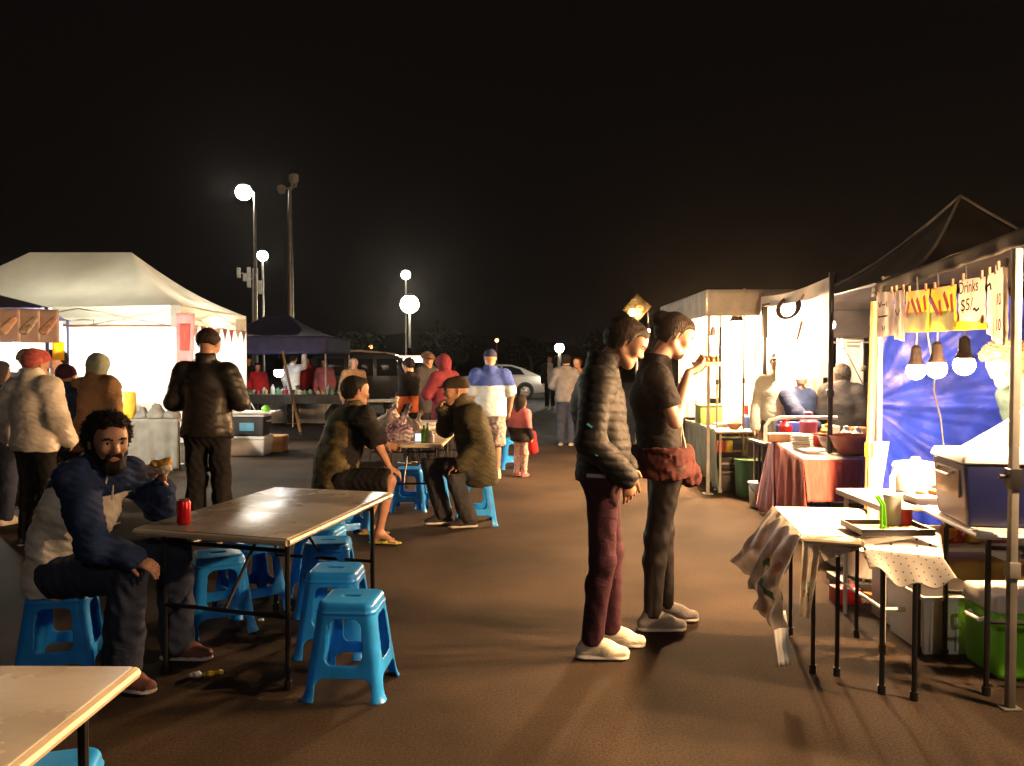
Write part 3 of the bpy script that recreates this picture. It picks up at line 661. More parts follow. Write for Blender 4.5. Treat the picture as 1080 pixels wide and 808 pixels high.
# ------------------------------------------------------------------ folding tables
def fold_table(corners, label, top_m, edge_m=EDGE, z=.74, th=.035, inset=.12, group='folding tables', rod=.013, legm=DMETAL, brace=True, ends=(0, 1)):
    """corners: 4 xy points, [0]-[1] is a short side, [2]-[3] the other"""
    c = [Vector((p[0], p[1], 0)) for p in corners]; o = sum(c, Vector()) / 4; t = thing('folding_table', o, label, 'table', group)
    P = [p - o for p in c]; m = MB()
    vs = [(p.x, p.y, z - th) for p in P] + [(p.x, p.y, z) for p in P]
    m.add(vs, [(3, 2, 1, 0), (4, 5, 6, 7), (0, 1, 5, 4), (1, 2, 6, 5), (2, 3, 7, 6), (3, 0, 4, 7)]); tp = m.build('tabletop', top_m, t, bevel=.008)
    m = MB(); q = [Vector(p) * 1.004 for p in P]
    for i in range(4):
        a, b = q[i], q[(i + 1) % 4]; d = (b - a).normalized(); m.tube([(a.x, a.y, z - th / 2 - .003), (b.x, b.y, z - th / 2 - .003)], th * .44, 8)
    m.build('edge_trim', edge_m, t)
    for ei, (a, b, s_) in enumerate(((P[0], P[1], 1), (P[3], P[2], -1))):
        if ei not in ends: continue
        L = (P[3] - P[0]).normalized() * s_; e = (b - a).normalized(); fr = MB(); l0 = a + L * inset + e * .07; l1 = b + L * inset - e * .07
        for l in (l0, l1):
            g = MB(); g.tube([(l.x, l.y, .0), (l.x, l.y, .04)], rod * 1.5, 8); g.tube([(l.x, l.y, .03), (l.x, l.y, z - th)], rod, 8); g.build('leg', legm, t)
        if not brace: continue
        g = MB(); g.tube([(l0.x, l0.y, z - .09), (l1.x, l1.y, z - .09)], rod * .8, 8); g.tube([(l0.x, l0.y, .34), (l1.x, l1.y, .34)], rod * .8, 8)
        mid = (l0 + l1) / 2; k = mid + L * .38; g.tube([(mid.x, mid.y, .34), (k.x, k.y, z - th)], rod * .7, 8)
        g.build('brace', legm, t)
    return t
def T(px, py, z=.74): return G(px, py, z)
cs = [T(143, 556), T(303, 568), T(412, 519), T(290, 513.5)]
table_long = fold_table(cs, 'worn folding table with a shiny scuffed top and the red can on it', LAM)
fold_table([(-.985, 2.08), (-1.76, 2.09), (-1.78, .35), (-1.0, .35)], 'nearest folding table, a pale worn top cut by the bottom left corner', LAM)
tb3 = [(-1.45, 7.75), (-.68, 7.75), (-.66, 9.2), (-1.43, 9.2)]
fold_table([tb3[0], tb3[1], tb3[2], tb3[3]], 'cluttered folding table between the two seated men', LAM)
fold_table([(-1.35, 9.6), (-.55, 9.6), (-.5, 11.0), (-1.3, 11.0)], 'pale folding table in front of the standing group in dark clothes', LAMW)
fold_table([(-3.1, 16.6), (-2.25, 16.6), (-2.25, 17.3), (-3.1, 17.3)], 'small far white table left of the woman with the orange top', CONC)
# can on the table
c = G(194, 553, .742); t = thing('drink_can', c, 'red drink can standing on the shiny table', 'drink can')
m = MB(); m.lathe([(.024, 0), (.031, .006), (.033, .015), (.033, .108), (.027, .119)], n=24, caps=False); m.build('can_body', CANR, t)
m = MB(); m.lathe([(.027, .119), (.0275, .122), (.025, .1185), (.001, .118)], n=24, caps=False); m.box((0, .004, .1205), (.012, .022, .0015)); m.build('can_lid', STEEL, t)
# litter
for px, py, lb, mt, sz in ((205, 714, 'crumpled white paper scrap on the ground near the bearded man', WHITEP, .018), (219, 713, 'small yellow food scrap on the ground, left of the other yellow scrap', YELP, .016), (230, 711, 'small dull yellow food scrap on the ground, right of the other scraps', YELP, .014), (275, 655, 'tiny pale scrap on the ground behind the left stools', WHITEP, .01)):
    p = G(px, py); f = Fld(); f.cone(p + Vector((-sz, 0, sz * .5)), p + Vector((sz, .3 * sz, sz * .6)), sz * .6, sz * .9, k=.01); f.ball(p + Vector((sz * .5, -sz * .5, sz)), sz * .5, k=.01)
    o = f.build('food_scrap', mt, None, .003, wrinkle(.002, 6, 3), org=p); o.location = p; tag(o, lb, 'litter', 'scraps dropped on the asphalt')

# thin haze added to spread a camera bloom round the lamps: one closed box
HZ = bpy.data.materials.new('bloom_haze'); HZ.use_nodes = True; hn = HZ.node_tree; hn.nodes.remove(hn.nodes['Principled BSDF'])
pv = hn.nodes.new('ShaderNodeVolumePrincipled'); pv.inputs['Color'].default_value = (.95, .93, .9, 1); pv.inputs['Density'].default_value = HAZE; pv.inputs['Anisotropy'].default_value = .88
hn.links.new(pv.outputs[0], hn.nodes['Material Output'].inputs['Volume'])
m = MB(); m.box((0, 95, 6.0), (264, 214, 16)); o = m.build('haze', HZ, smooth=False); tag(o, kind='stuff')
# ------------------------------------------------------------------ canopies
def canopy(loc, sx, sy, z, ridge, zr, cm, label, val=.0, valm=None, sag=.12, poles=(), polem=GMETAL, seam=None, group='market canopies', truss=True, name='canopy_tent', cat='canopy', rl=None, valsides='NSEW'):
    """box centred on loc, eave height z; ridge = half length of the ridge along x"""
    t = thing(name, (loc[0], loc[1], 0), label, cat, group); X, Y = sx / 2, sy / 2; n = 10; per = []
    cs_ = [(-X, -Y), (X, -Y), (X, Y), (-X, Y)]
    for i in range(4):
        a, b = cs_[i], cs_[(i + 1) % 4]
        for k in range(n): u = k / n; per.append((a[0] + (b[0] - a[0]) * u, a[1] + (b[1] - a[1]) * u, i, u))
    rows = 9; vs = []; fs = []
    for r in range(rows + 1):
        v = r / rows
        for (x, y, i, u) in per:
            tx = max(-ridge, min(ridge, x)) if ridge else 0
            dip = .0 if r else -.03 * math.sin(PI * u)
            zz = z + (zr - z) * v - sag * math.sin(PI * v) * (.55 + .45 * abs(2 * u - 1) ** 0) + dip - .05 * math.sin(PI * u) * math.sin(PI * v)
            vs.append((x + (tx - x) * v, y * (1 - v), zz + .01 * math.sin(x * 7 + y * 5) * (v * (1 - v) * 3)))
    m = len(per)
    for r in range(rows):
        for k in range(m): fs.append((r * m + k, r * m + (k + 1) % m, (r + 1) * m + (k + 1) % m, (r + 1) * m + k))
    mb = MB(); mb.add(vs, fs); o = mb.build('roof', cm, t)
    for q in o.data.edges: q.use_edge_sharp = False
    if val:
        for i, sd in enumerate('SENW'):
            if sd not in valsides: continue
            a, b = cs_[i], cs_[(i + 1) % 4]
            sheet('valance', [(a[0] * 1.003, a[1] * 1.003, z + .005), (b[0] * 1.003, b[1] * 1.003, z + .005), (b[0] * 1.003, b[1] * 1.003, z - val), (a[0] * 1.003, a[1] * 1.003, z - val)], valm or cm, t, wave=.006, wf=4, nv=6)
    if seam:
        for i, (x, y) in enumerate(cs_):
            tx = (ridge if x > 0 else -ridge); p = []
            for r in range(9):
                v = r / 8; p.append((x + (tx - x) * v, y * (1 - v), z + (zr - z) * v - sag * math.sin(PI * v) * 1.0 + .02))
            g = MB(); g.tube(p, .013, 6); g.build('roof_seam', seam, t)
    for (x, y) in (poles or cs_):
        g = MB(); g.box((x * .985, y * .985, z / 2), (.035, .035, z)); g.box((x * .985, y * .985, .006), (.11, .11, .012)); g.box((x * .985, y * .985, z * .52), (.045, .045, .06)); g.build('pole', polem, t, bevel=.003)
    if truss:
        for i in range(4):
            a, b = Vector((*cs_[i], 0)) * .985, Vector((*cs_[(i + 1) % 4], 0)) * .985; L = (b - a).length; k = max(2, round(L / 1.4)); g = MB()
            for j in range(k):
                p, q = a.lerp(b, j / k), a.lerp(b, (j + 1) / k); g.tube([(p.x, p.y, z - .05), (q.x, q.y, z - .33)], .011, 6); g.tube([(p.x, p.y, z - .33), (q.x, q.y, z - .05)], .011, 6)
            g.build('truss', polem, t)
    return t
def bulb(p, m, label, r=.045, drop=.0, group='bare bulbs over the stalls', sock=True, top=None):
    t = thing('light_bulb', p, label, 'light bulb', group)
    g = MB(); k = 8; g.lathe([(max(.004, r * math.sin(PI * i / k)), -r * math.cos(PI * i / k)) for i in range(k)] + [(r * .42, r * 1.25)], n=14); g.build('glass', m, t)
    if sock:
        g = MB(); g.lathe([(r * .95, r * .62), (r * .62, r * 1.25), (r * .5, r * 2.6), (r * .22, r * 2.9)], n=16); g.build('socket', SOCK, t)
        g = MB(); zt = top if top else r * 2.8 + .12; g.tube([(0, 0, r * 2.7), (.006, 0, (r * 2.8 + zt) / 2), (0, 0, zt)], .005, 6); g.build('cord', DARKP, t)
    return t
# --- left: big cream tent
def PX(px, Y): return (px - 540) / 850 * Y
t = canopy((-7.2, 13.5), 4.5, 3.0, 2.38, .85, 3.36, TENTW, 'large cream peaked tent glowing from inside, behind the people queuing', val=.30, valm=TENTW, sag=.10, seam=None, poles=[(-2.25, -1.5), (2.25, -1.5), (2.25, 1.5), (-2.25, 1.5), (0, -1.5), (0, 1.5)], valsides='EN')
sheet('side_wall', [(-2.2, -1.51, 2.06), (2.2, -1.51, 2.06), (2.2, -1.51, .03), (-2.2, -1.51, .03)], SHEETW, t, wave=.015, wf=3, nu=40, nv=20)
g = MB(); g.tube([(-2.25, -1.5, 2.07), (2.25, -1.5, 2.07)], .018, 8); g.build('cross_bar', RUST, t)
sheet('back_wall', [(-2.2, 1.46, 2.3), (2.2, 1.46, 2.3), (2.2, 1.46, .03), (-2.2, 1.46, .03)], SHEETW, t, wave=.02, wf=2, nu=30)
for x in (-.0, 2.22, -2.22):
    g = MB(); g.box((x, -1.53, 2.22), (.16, .02, .32)); g.build('leg_cover', CONC, t, bevel=.006)
sheet('corner_cover', [(2.26, .95, 2.3), (2.26, 1.5, 2.3), (2.26, 1.5, .1), (2.26, .95, .1)], SHEETW, t, wave=.01)
bulb((-6.9, 13.3, 1.98), COOL, 'strong bulb assumed inside the cream tent, toward its middle', r=.05)  # both tent bulbs are unseen, assumed from the tent's glow
bulb((-5.6, 13.7, 2.0), COOL, 'strong bulb assumed inside the cream tent near its open right side', r=.05)
tt = thing('trestle_table', (-6.7, 12.35, 0), 'covered trestle table just behind the front wall of the cream tent', 'table')
g = MB(); g.box((0, 0, .84), (3.4, .5, .04)); g.build('tabletop', CONC, tt, bevel=.006)
sheet('cloth_skirt', [(-1.7, -.26, .86), (1.7, -.26, .86), (1.7, -.26, .02), (-1.7, -.26, .02)], GREYCL, tt, wave=.015, nu=40)
for i, (x, r_, hh, lb) in enumerate(((-.25, .13, .30, 'left cooking pot on the table behind the cream tent wall'), (.18, .20, .22, 'wide middle cooking pot on the table behind the cream tent wall'), (.62, .12, .34, 'tall third pot on the table behind the cream tent wall'), (1.02, .16, .20, 'right cooking pot on the table behind the cream tent wall'))):
    m = MB(); m.lathe([(r_ * .9, 0), (r_, .02), (r_, hh), (r_ * 1.05, hh + .01), (r_ * .6, hh + .06), (.02, hh + .09)], n=20); m.tube([(-r_, 0, hh * .8), (-r_ - .05, 0, hh * .85), (-r_, 0, hh * .9)], .01); solo(m, 'cooking_pot', STEEL, lb, 'pot', (0, 0, 0), group='pots in the cream tent').location = (-6.7 + x, 12.34, .862)
SHADE_CL = mat('wall_shade_cloth', (.17, .16, .14), .9, bump=.3)  # grey cloth and lumps added for the shade low on the wall
m = MB(); m.lathe([(.12, 0), (.13, .02), (.13, .36), (.12, .38)], n=20); o = solo(m, 'oil_drum', YELP, 'golden tin standing in front of the cream tent, right of the headscarf', 'tin', (0, 0, 0)); o.location = (PX(133, 11.6), 11.6, .72)
for i, (px, r_, lb) in enumerate(((150, .10, 'left grey lump added as wall shade on the skirted table before the cream tent'), (165, .13, 'tall middle grey lump added as wall shade on the skirted table before the cream tent'), (181, .11, 'right grey lump added as wall shade on the skirted table before the cream tent'))):
    f = Fld(); f.cone((0, 0, .05), (0, 0, r_ * 1.2), r_ * 1.1, r_ * .5, k=.03); f.cut.append(lambda X, Y, Z: .001 - Z); o = f.build('shade_lump', SHADE_CL, None, .012, wrinkle(.012, 1.5, i)); o.location = (PX(px, 11.6), 11.6, .72); tag(o, lb, 'shade lump', 'grey lumps added as shade by the cream tent')
tk = thing('side_table', (PX(131, 11.6), 11.6, 0), 'small table holding the golden tin, its grey skirt added as shade before the cream tent', 'table'); g = MB(); g.box((.36, 0, .70), (1.0, .45, .035)); g.build('tabletop', CONC, tk, bevel=.005); sheet('cloth_skirt', [(-.15, -.24, .72), (.87, -.24, .72), (.87, -.24, .02), (-.15, -.24, .02)], SHADE_CL, tk, wave=.015, nu=40)  # skirt added to darken the foot of the tent wall
for sx in (-.1, .8):
    for sy in (-.18, .18): g = MB(); g.tube([(sx, sy, 0), (sx, sy, .69)], .014); g.build('leg', DMETAL, tk)
# pennants on the right side of the tent
for i in range(9):
    y = 12.05 + i * .32; m = MB(); m.add([(0, 0, 0), (0, .24, 0), (0, .12, -.24), (.004, 0, 0), (.004, .24, 0), (.004, .12, -.24)], [(0, 1, 2), (5, 4, 3), (0, 3, 4, 1), (1, 4, 5, 2), (2, 5, 3, 0)])
    o = solo(m, 'pennant', [REDCL, PAPER, RUST][i % 3], 'small ' + ['red', 'pale', 'brown'][i % 3] + ' pennant in the string along the cream tent', 'pennant', (0, 0, 0), group=['red', 'pale', 'brown'][i % 3] + ' pennants on the cream tent'); o.location = (-4.90, y, 2.10)
t = thing('hanging_banner', (PX(196, 11.9), 11.88, 0), 'narrow pink printed banner hanging at the front corner post of the cream tent', 'banner')
sheet('banner_cloth', [(-.13, 0, 2.25), (.13, .05, 2.25), (.10, .05, 1.35), (-.12, 0, 1.30)], PINKC, t, wave=.01, wf=2, nu=10); sheet('print', [(-.07, -.012, 2.1), (.07, .035, 2.1), (.05, .035, 1.7), (-.07, -.012, 1.7)], REDCL, t, nu=6, nv=6)
# --- left: low blue canopy with food pictures
t = canopy((-8.1, 10.3), 6.2, 3.0, 2.12, .6, 2.95, NAVY, 'blue canopy with food pictures along its edge at the left border', val=.0, sag=.05, polem=NAVY, truss=False)
sheet('back_wall', [(-3.0, 1.4, 2.1), (3.0, 1.4, 2.1), (3.0, 1.4, .03), (-3.0, 1.4, .03)], SHEETW, t, wave=.02, wf=2, nu=30)
t.location = (-5.02 - 3.1 * .906 - 1.5 * .423, 8.8 - 3.1 * .423 + 1.5 * .906, 0); t.rotation_euler.z = math.radians(25)
BOARD = mat('picture_board', (.42, .33, .30), .6, col2=(.30, .20, .16), vscale=5)
PH = [mat('food_photo_' + n_, c1, .5, col2=c2, vscale=14) for n_, c1, c2 in (('fried', (.62, .36, .16), (.75, .6, .45)), ('noodle', (.70, .52, .35), (.5, .22, .1)), ('grill', (.10, .06, .035), (.75, .62, .5)), ('curry', (.28, .09, .04), (.65, .5, .38)))]
for i, (x0, x1, k, lb) in enumerate(((-20, 3, 0, 'food picture at the very left edge of the blue canopy'), (3, 24, 1, 'food picture of noodles, second along the blue canopy edge'), (25, 45, 2, 'food picture with a dark grilled fish, third along the blue canopy edge'), (46, 65, 3, 'food picture with a brown curry dish next to the blue corner post'))):
    kx = ((x0 + x1) / 2 - 540) / 850; s_ = (-5.02 - kx * 8.8) / (.906 - kx * .423); yy = 8.8 - .423 * s_ - .06
    t2 = thing('food_picture', (-5.02 - .906 * s_, yy, 1.93), lb, 'picture', 'food pictures on the blue canopy', rz=math.radians(25)); wd = (x1 - x0) / 850 * 8.78 / 2
    sheet('board', [(-wd, 0, .17), (wd, 0, .17), (wd, 0, -.19), (-wd, 0, -.19)], BOARD, t2, nu=6, nv=6, thick=.006)
    f = Fld(); f.cone((-.045, -.006, -.06), (.045, -.006, .05), .055, .045, n=(0, 1, 0), f=.12, k=.01); f.build('dish_print', PH[k], t2, .008)
sheet('yellow_notice', [(0, 0, 0), (.13, 0, 0), (.13, 0, -.2), (0, 0, -.2)], YSIGN).location = (PX(56, 8.76), 8.75, 1.75); o = bpy.data.objects['yellow_notice']; tag(o, 'plain orange-yellow notice hanging under the food pictures', 'notice')
bulb((PX(18, 9.3), 9.3, 1.72), COOL, 'glaring bulb hanging under the blue canopy at the left border', r=.05)
bulb((PX(-60, 9.6), 9.6, 1.80), COOL, 'second bulb assumed under the blue canopy, left of the frame', r=.05)  # out of view, assumed as a further light under this canopy
tt = thing('trestle_table', (-7.3, 9.0, 0), 'serving table under the blue canopy behind the queue', 'table', rz=math.radians(25)); g = MB(); g.box((0, 0, .78), (3.6, .6, .03)); g.build('tabletop', LAMW, tt, bevel=.005)
for sx in (-1.7, 1.7):
    for sy in (-.25, .25): g = MB(); g.tube([(sx, sy, 0), (sx, sy, .77)], .014); g.build('leg', DMETAL, tt)
# --- boxes right of the cream tent
bx, by = PX(266, 13.1), 13.1
def crate(name, c, d, m_, lid, label, cat, rz=0, lidh=.05, group=None, handle=True, band=None):
    t = thing(name, c, label, cat, group, rz); g = MB(); g.box((0, 0, (d[2] - lidh) / 2), (d[0] * .95, d[1] * .95, d[2] - lidh), top=1.05); g.build('box_body', m_, t, bevel=min(.03, d[2] * .08), seg=3)
    if lid: g = MB(); g.box((0, 0, d[2] - lidh / 2 + .002), (d[0] * 1.03, d[1] * 1.03, lidh), top=.97); g.build('lid', lid, t, bevel=min(.02, lidh * .4), seg=3)
    if handle:
        for q in (-1, 1):
            g = MB(); g.tube([(q * d[0] * .51, -d[1] * .2, d[2] * .68), (q * (d[0] * .51 + .03), -d[1] * .2, d[2] * .66), (q * (d[0] * .51 + .03), d[1] * .2, d[2] * .66), (q * d[0] * .51, d[1] * .2, d[2] * .68)], .011, 8); g.build('handle', lid or m_, t)
    if band: g = MB(); g.box((0, -d[1] * .495, d[2] * .42), (d[0] * .42, .012, d[2] * .36)); g.build('front_label', band, t, bevel=.004)
    return t
crate('foam_box', (PX(262, 13.3), 13.3, 0), (.66, .5, .32), FOAM, FOAM, 'white foam box on the ground at the bottom of the stack beside the cream tent', 'foam box', handle=False)
crate('cool_box', (PX(264, 13.3), 13.3, .325), (.56, .42, .36), DARKP, WHITEP, 'blue and grey cool box stacked on the white foam box', 'cool box', band=mat('light_blue_panel', (.15, .5, .8), .4))
m = MB(); m.box((0, 0, .015), (.8, .5, .03)); o = solo(m, 'white_board', WHITEP, 'white board lying across the cool box stack', 'board', (0, 0, 0), bevel=.005); o.location = (PX(266, 13.3), 13.28, .692)
t = thing('price_stand', (PX(246, 13.1), 13.1, .724), 'grey slanted price card propped on the white board', 'sign'); g = MB(); g.box((0, 0, .2), (.26, .015, .42), rx=-.35); g.build('card', PAPER, t, bevel=.003); g = MB(); g.tube([(.1, .09, .4), (.34, .05, .012)], .012); g.build('prop', WHITEP, t)
m = MB(); m.lathe([(.06, 0), (.07, .05), (.04, .09), (.01, .1)], n=14); o = solo(m, 'lime_bowl', GREENP, 'small green bowl at the right end of the white board', 'bowl', (0, 0, 0)); o.location = (PX(280, 13.2), 13.2, .724)
crate('brown_crate', (PX(282, 13.6), 13.8, 0), (.5, .4, .33), CARD, None, 'brown carton on the ground right behind the foam box', 'carton', handle=False)
# --- dark blue canopy far left with its table and goods
t = canopy((PX(290, 20.3), 20.6), 3.1, 2.8, 2.15, .3, 2.72, NAVY, 'dark purple-blue canopy standing behind the cream tent', val=.42, sag=.12, seam=None, polem=CONC)
t = thing('trestle_table', (PX(312, 19.3), 19.3, 0), 'long dark table of small goods under the purple-blue canopy', 'table'); g = MB(); g.box((0, 0, .74), (2.7, .8, .05)); g.build('tabletop', DARKP, t, bevel=.01)
sheet('table_cloth', [(-1.35, -.41, .765), (1.35, -.41, .765), (1.35, -.41, .55), (-1.35, -.41, .55)], DARKP, t, wave=.02, wf=4)
for x in (-1.2, 0, 1.2):
    for y in (-.3, .3): g = MB(); g.tube([(x, y, 0), (x, y, .72)], .02); g.build('leg', GMETAL, t)
rg = random.Random(9); cols = [CONC, mat('dull_green', (.08, .22, .08), .5), GREYCL, mat('dull_red', (.25, .03, .03), .5), CONC, mat('dull_yellow', (.35, .25, .06), .5)]
cn = ['pale', 'green', 'grey', 'red', 'pale', 'yellow']
for i in range(22):
    m = MB(); r_ = rg.uniform(.04, .07); hh = rg.uniform(.10, .24); m.lathe([(r_, 0), (r_, hh * .65), (r_ * .4, hh * .85), (r_ * .4, hh)], n=10)
    o = solo(m, 'bottle', cols[i % 6], 'small ' + cn[i % 6] + ' bottle among those on the far dark table', 'bottle', (0, 0, 0), group=cn[i % 6] + ' bottles on the far table'); o.location = (t.location.x - 1.2 + i * .112, 19.15 + rg.uniform(-.15, .2), .767)
b = G(317, 459); t = thing('leaning_pole', b, 'pale wooden pole leaning in front of the far dark table', 'pole'); g = MB(); q = A(298, 371, 19) - b; g.tube([(0, 0, .02), tuple(q)], .032, 8); g.build('shaft', WOOD, t); g = MB(); g.lathe([(.034, 0), (.04, .02), (.034, .07)], n=10); g.build('foot_cap', DARKP, t)
bulb(A(294, 393, 18.9), LEDW, 'bluish white lamp hanging by the leaning pole', r=.11)
m = MB(); m.box((0, 0, .36), (1.5, .5, .72)); m.box((0, 0, .735), (1.56, .55, .03)); o = solo(m, 'pale_block', CONC, 'low pale block under the far dark table', 'chest', (0, 0, 0), bevel=.03); o.location = (PX(318, 20.2), 20.4, 0)  # plain pale block behind the table legs
# --- van behind
t = thing('dark_van', (PX(384, 24), 24.4, 0), 'dark van with a pale tube for its lit roof edge, parked behind the far tables', 'van'); g = MB()
pr = [(-1.5, .35), (1.45, .35), (1.5, .9), (1.35, 1.05), (1.0, 1.72), (.7, 1.8), (-1.35, 1.8), (-1.5, 1.6)]; g.prism([(x, z) for x, z in pr], -.85, .85, f=lambda a, b, h: (a, h, b)); g.build('body', mat('dark_van_paint', (.02, .022, .025), .3, coat=.4), t, bevel=.06, seg=3)
g = MB(); g.tube([(-1.4, -.78, 1.83), (0, -.8, 1.86), (1.0, -.78, 1.76)], .035); g.build('lit_roof_edge', CONC, t)  # pale tube stands in for the light along the roof edge
for x0, x1 in ((-1.3, -.5), (-.4, .35), (.45, 1.05)): g = MB(); g.box(((x0 + x1) / 2, -.853, 1.38), (x1 - x0, .02, .5)); g.build('window', GLASS, t, bevel=.01)
for x in (-.95, .95):
    g = MB(); g.lathe([(.2, -.11), (.32, -.10), (.33, 0), (.32, .10), (.2, .11)], (x, -.78, .33), 20, axis=(0, 1, 0)); w_ = g.build('wheel', TYRE, t); g = MB(); g.lathe([(.19, -.02), (.17, 0), (.02, .03)], (x, -.90, .33), 16, axis=(0, -1, 0)); g.build('rim', GMETAL, w_)
o = bulb(A(432, 380, 17), LEDW, 'cool lamp hanging high above the far tables, left of the pink tube', r=.09)
t = thing('tube_light', A(431, 380, 15.5), 'pinkish tube light above the woman with the orange top', 'tube light'); g = MB(); g.tube([(-.10, 0, 0), (.35, 0, 0)], .035, 8); g.build('tube', TUBE, t); g = MB(); g.box((.12, .03, .07), (.6, .08, .05)); g.build('fitting', WHITEP, t, bevel=.01)
g = MB(); g.tube([(.4, .03, .07), (.5, .03, -.2), (.5, .03, -A(431, 380, 15.5).z)], .02); g.build('stand', DMETAL, t)
# --- clutter on the middle table
def bag(x, y, z, w_, hh, m_, label, seed, name='carrier_bag', peaks=2, group='bags on the middle table'):
    f = Fld(); f.cone((x - w_ * .2, y, z + hh * .25), (x + w_ * .2, y, z + hh * .25), hh * .27, k=.04); f.cone((x, y, z + hh * .3), (x + w_ * .05, y, z + hh * .55), hh * .22, hh * .12, k=.06)
    rg = random.Random(seed)
    for i in range(peaks): sx = (-1) ** i; f.cone((x + sx * w_ * .1, y, z + hh * .5), (x + sx * w_ * rg.uniform(.2, .35), y + .03 * sx, z + hh * rg.uniform(.9, 1.1)), .04, .018, k=.04, n=(0, 1, 0), f=.5)
    f.cut.append(lambda X, Y, Z: (z + .001) - Z)
    o = f.build(name, m_, None, .007, wrinkle(.012, 2.2, seed), org=(x, y, z)); o.location = (x, y, z); return tag(o, label, 'bag', group)
PURP = mat('purple_print', (.35, .30, .33), .6, col2=(.07, .02, .09), vscale=9)
PLAS = mat('thin_white_plastic', (.62, .56, .52), .4, transl=.3, bump=.3, bscale=30)
bag(PX(418, 7.95), 7.95, .742, .36, .34, PURP, 'purple and white patterned bag on the middle table, at its left end', 2)
bag(PX(436, 8.15), 8.15, .742, .26, .28, PLAS, 'thin white carrier bag with two pointed handles on the middle table', 4)
bag(PX(409, 8.5), 8.6, .742, .3, .42, PLAS, 'upright white carrier bag behind the purple patterned bag', 9, peaks=1)
m = MB(); m.lathe([(.03, 0), (.038, .10), (.036, .102), (.03, .01)], n=16, caps=True); o = solo(m, 'paper_cup', emis('phone_screen', (.9, .95, 1), 1.1), 'bright white lit square on the middle table beside the bottles', 'lit screen', (0, 0, 0)); bpy.data.objects.remove(o)
t = thing('phone', (PX(441, 7.95), 7.95, .742), 'phone with a bright white screen propped beside the bottles', 'phone'); g = MB(); g.box((0, 0, .045), (.07, .01, .09), rx=-.2); g.build('case', DARKP, t, bevel=.003); g = MB(); g.box((0, -.0075, .045), (.062, .002, .08), rx=-.2); g.build('screen', emis('screen_glow', (.9, .95, 1), 1.2), t)
for i, (px, hh, mt, lb) in enumerate(((447, .17, GREENP, 'green glass bottle on the middle table, left of the pale one'), (451, .19, mat('pale_glass', (.45, .5, .3), .15), 'pale yellow-green bottle on the middle table, right of the green one'), (454.5, .12, WHITEP, 'short white jar on the middle table, right of the bottles'))):
    m = MB(); m.lathe([(.028, 0), (.03, .01), (.03, hh * .6), (.012, hh * .78), (.012, hh)], n=14); o = solo(m, 'bottle', mt, lb, 'bottle', (0, 0, 0)); o.location = (PX(px, 7.9), 7.9, .742)
m = MB(); m.lathe([(.06, 0), (.11, .03), (.115, .035)], n=20); o = solo(m, 'paper_plate', WHITEP, 'white plate on the pale table near the maroon figure', 'plate', (0, 0, 0)); o.location = (-.95, 9.95, .742)
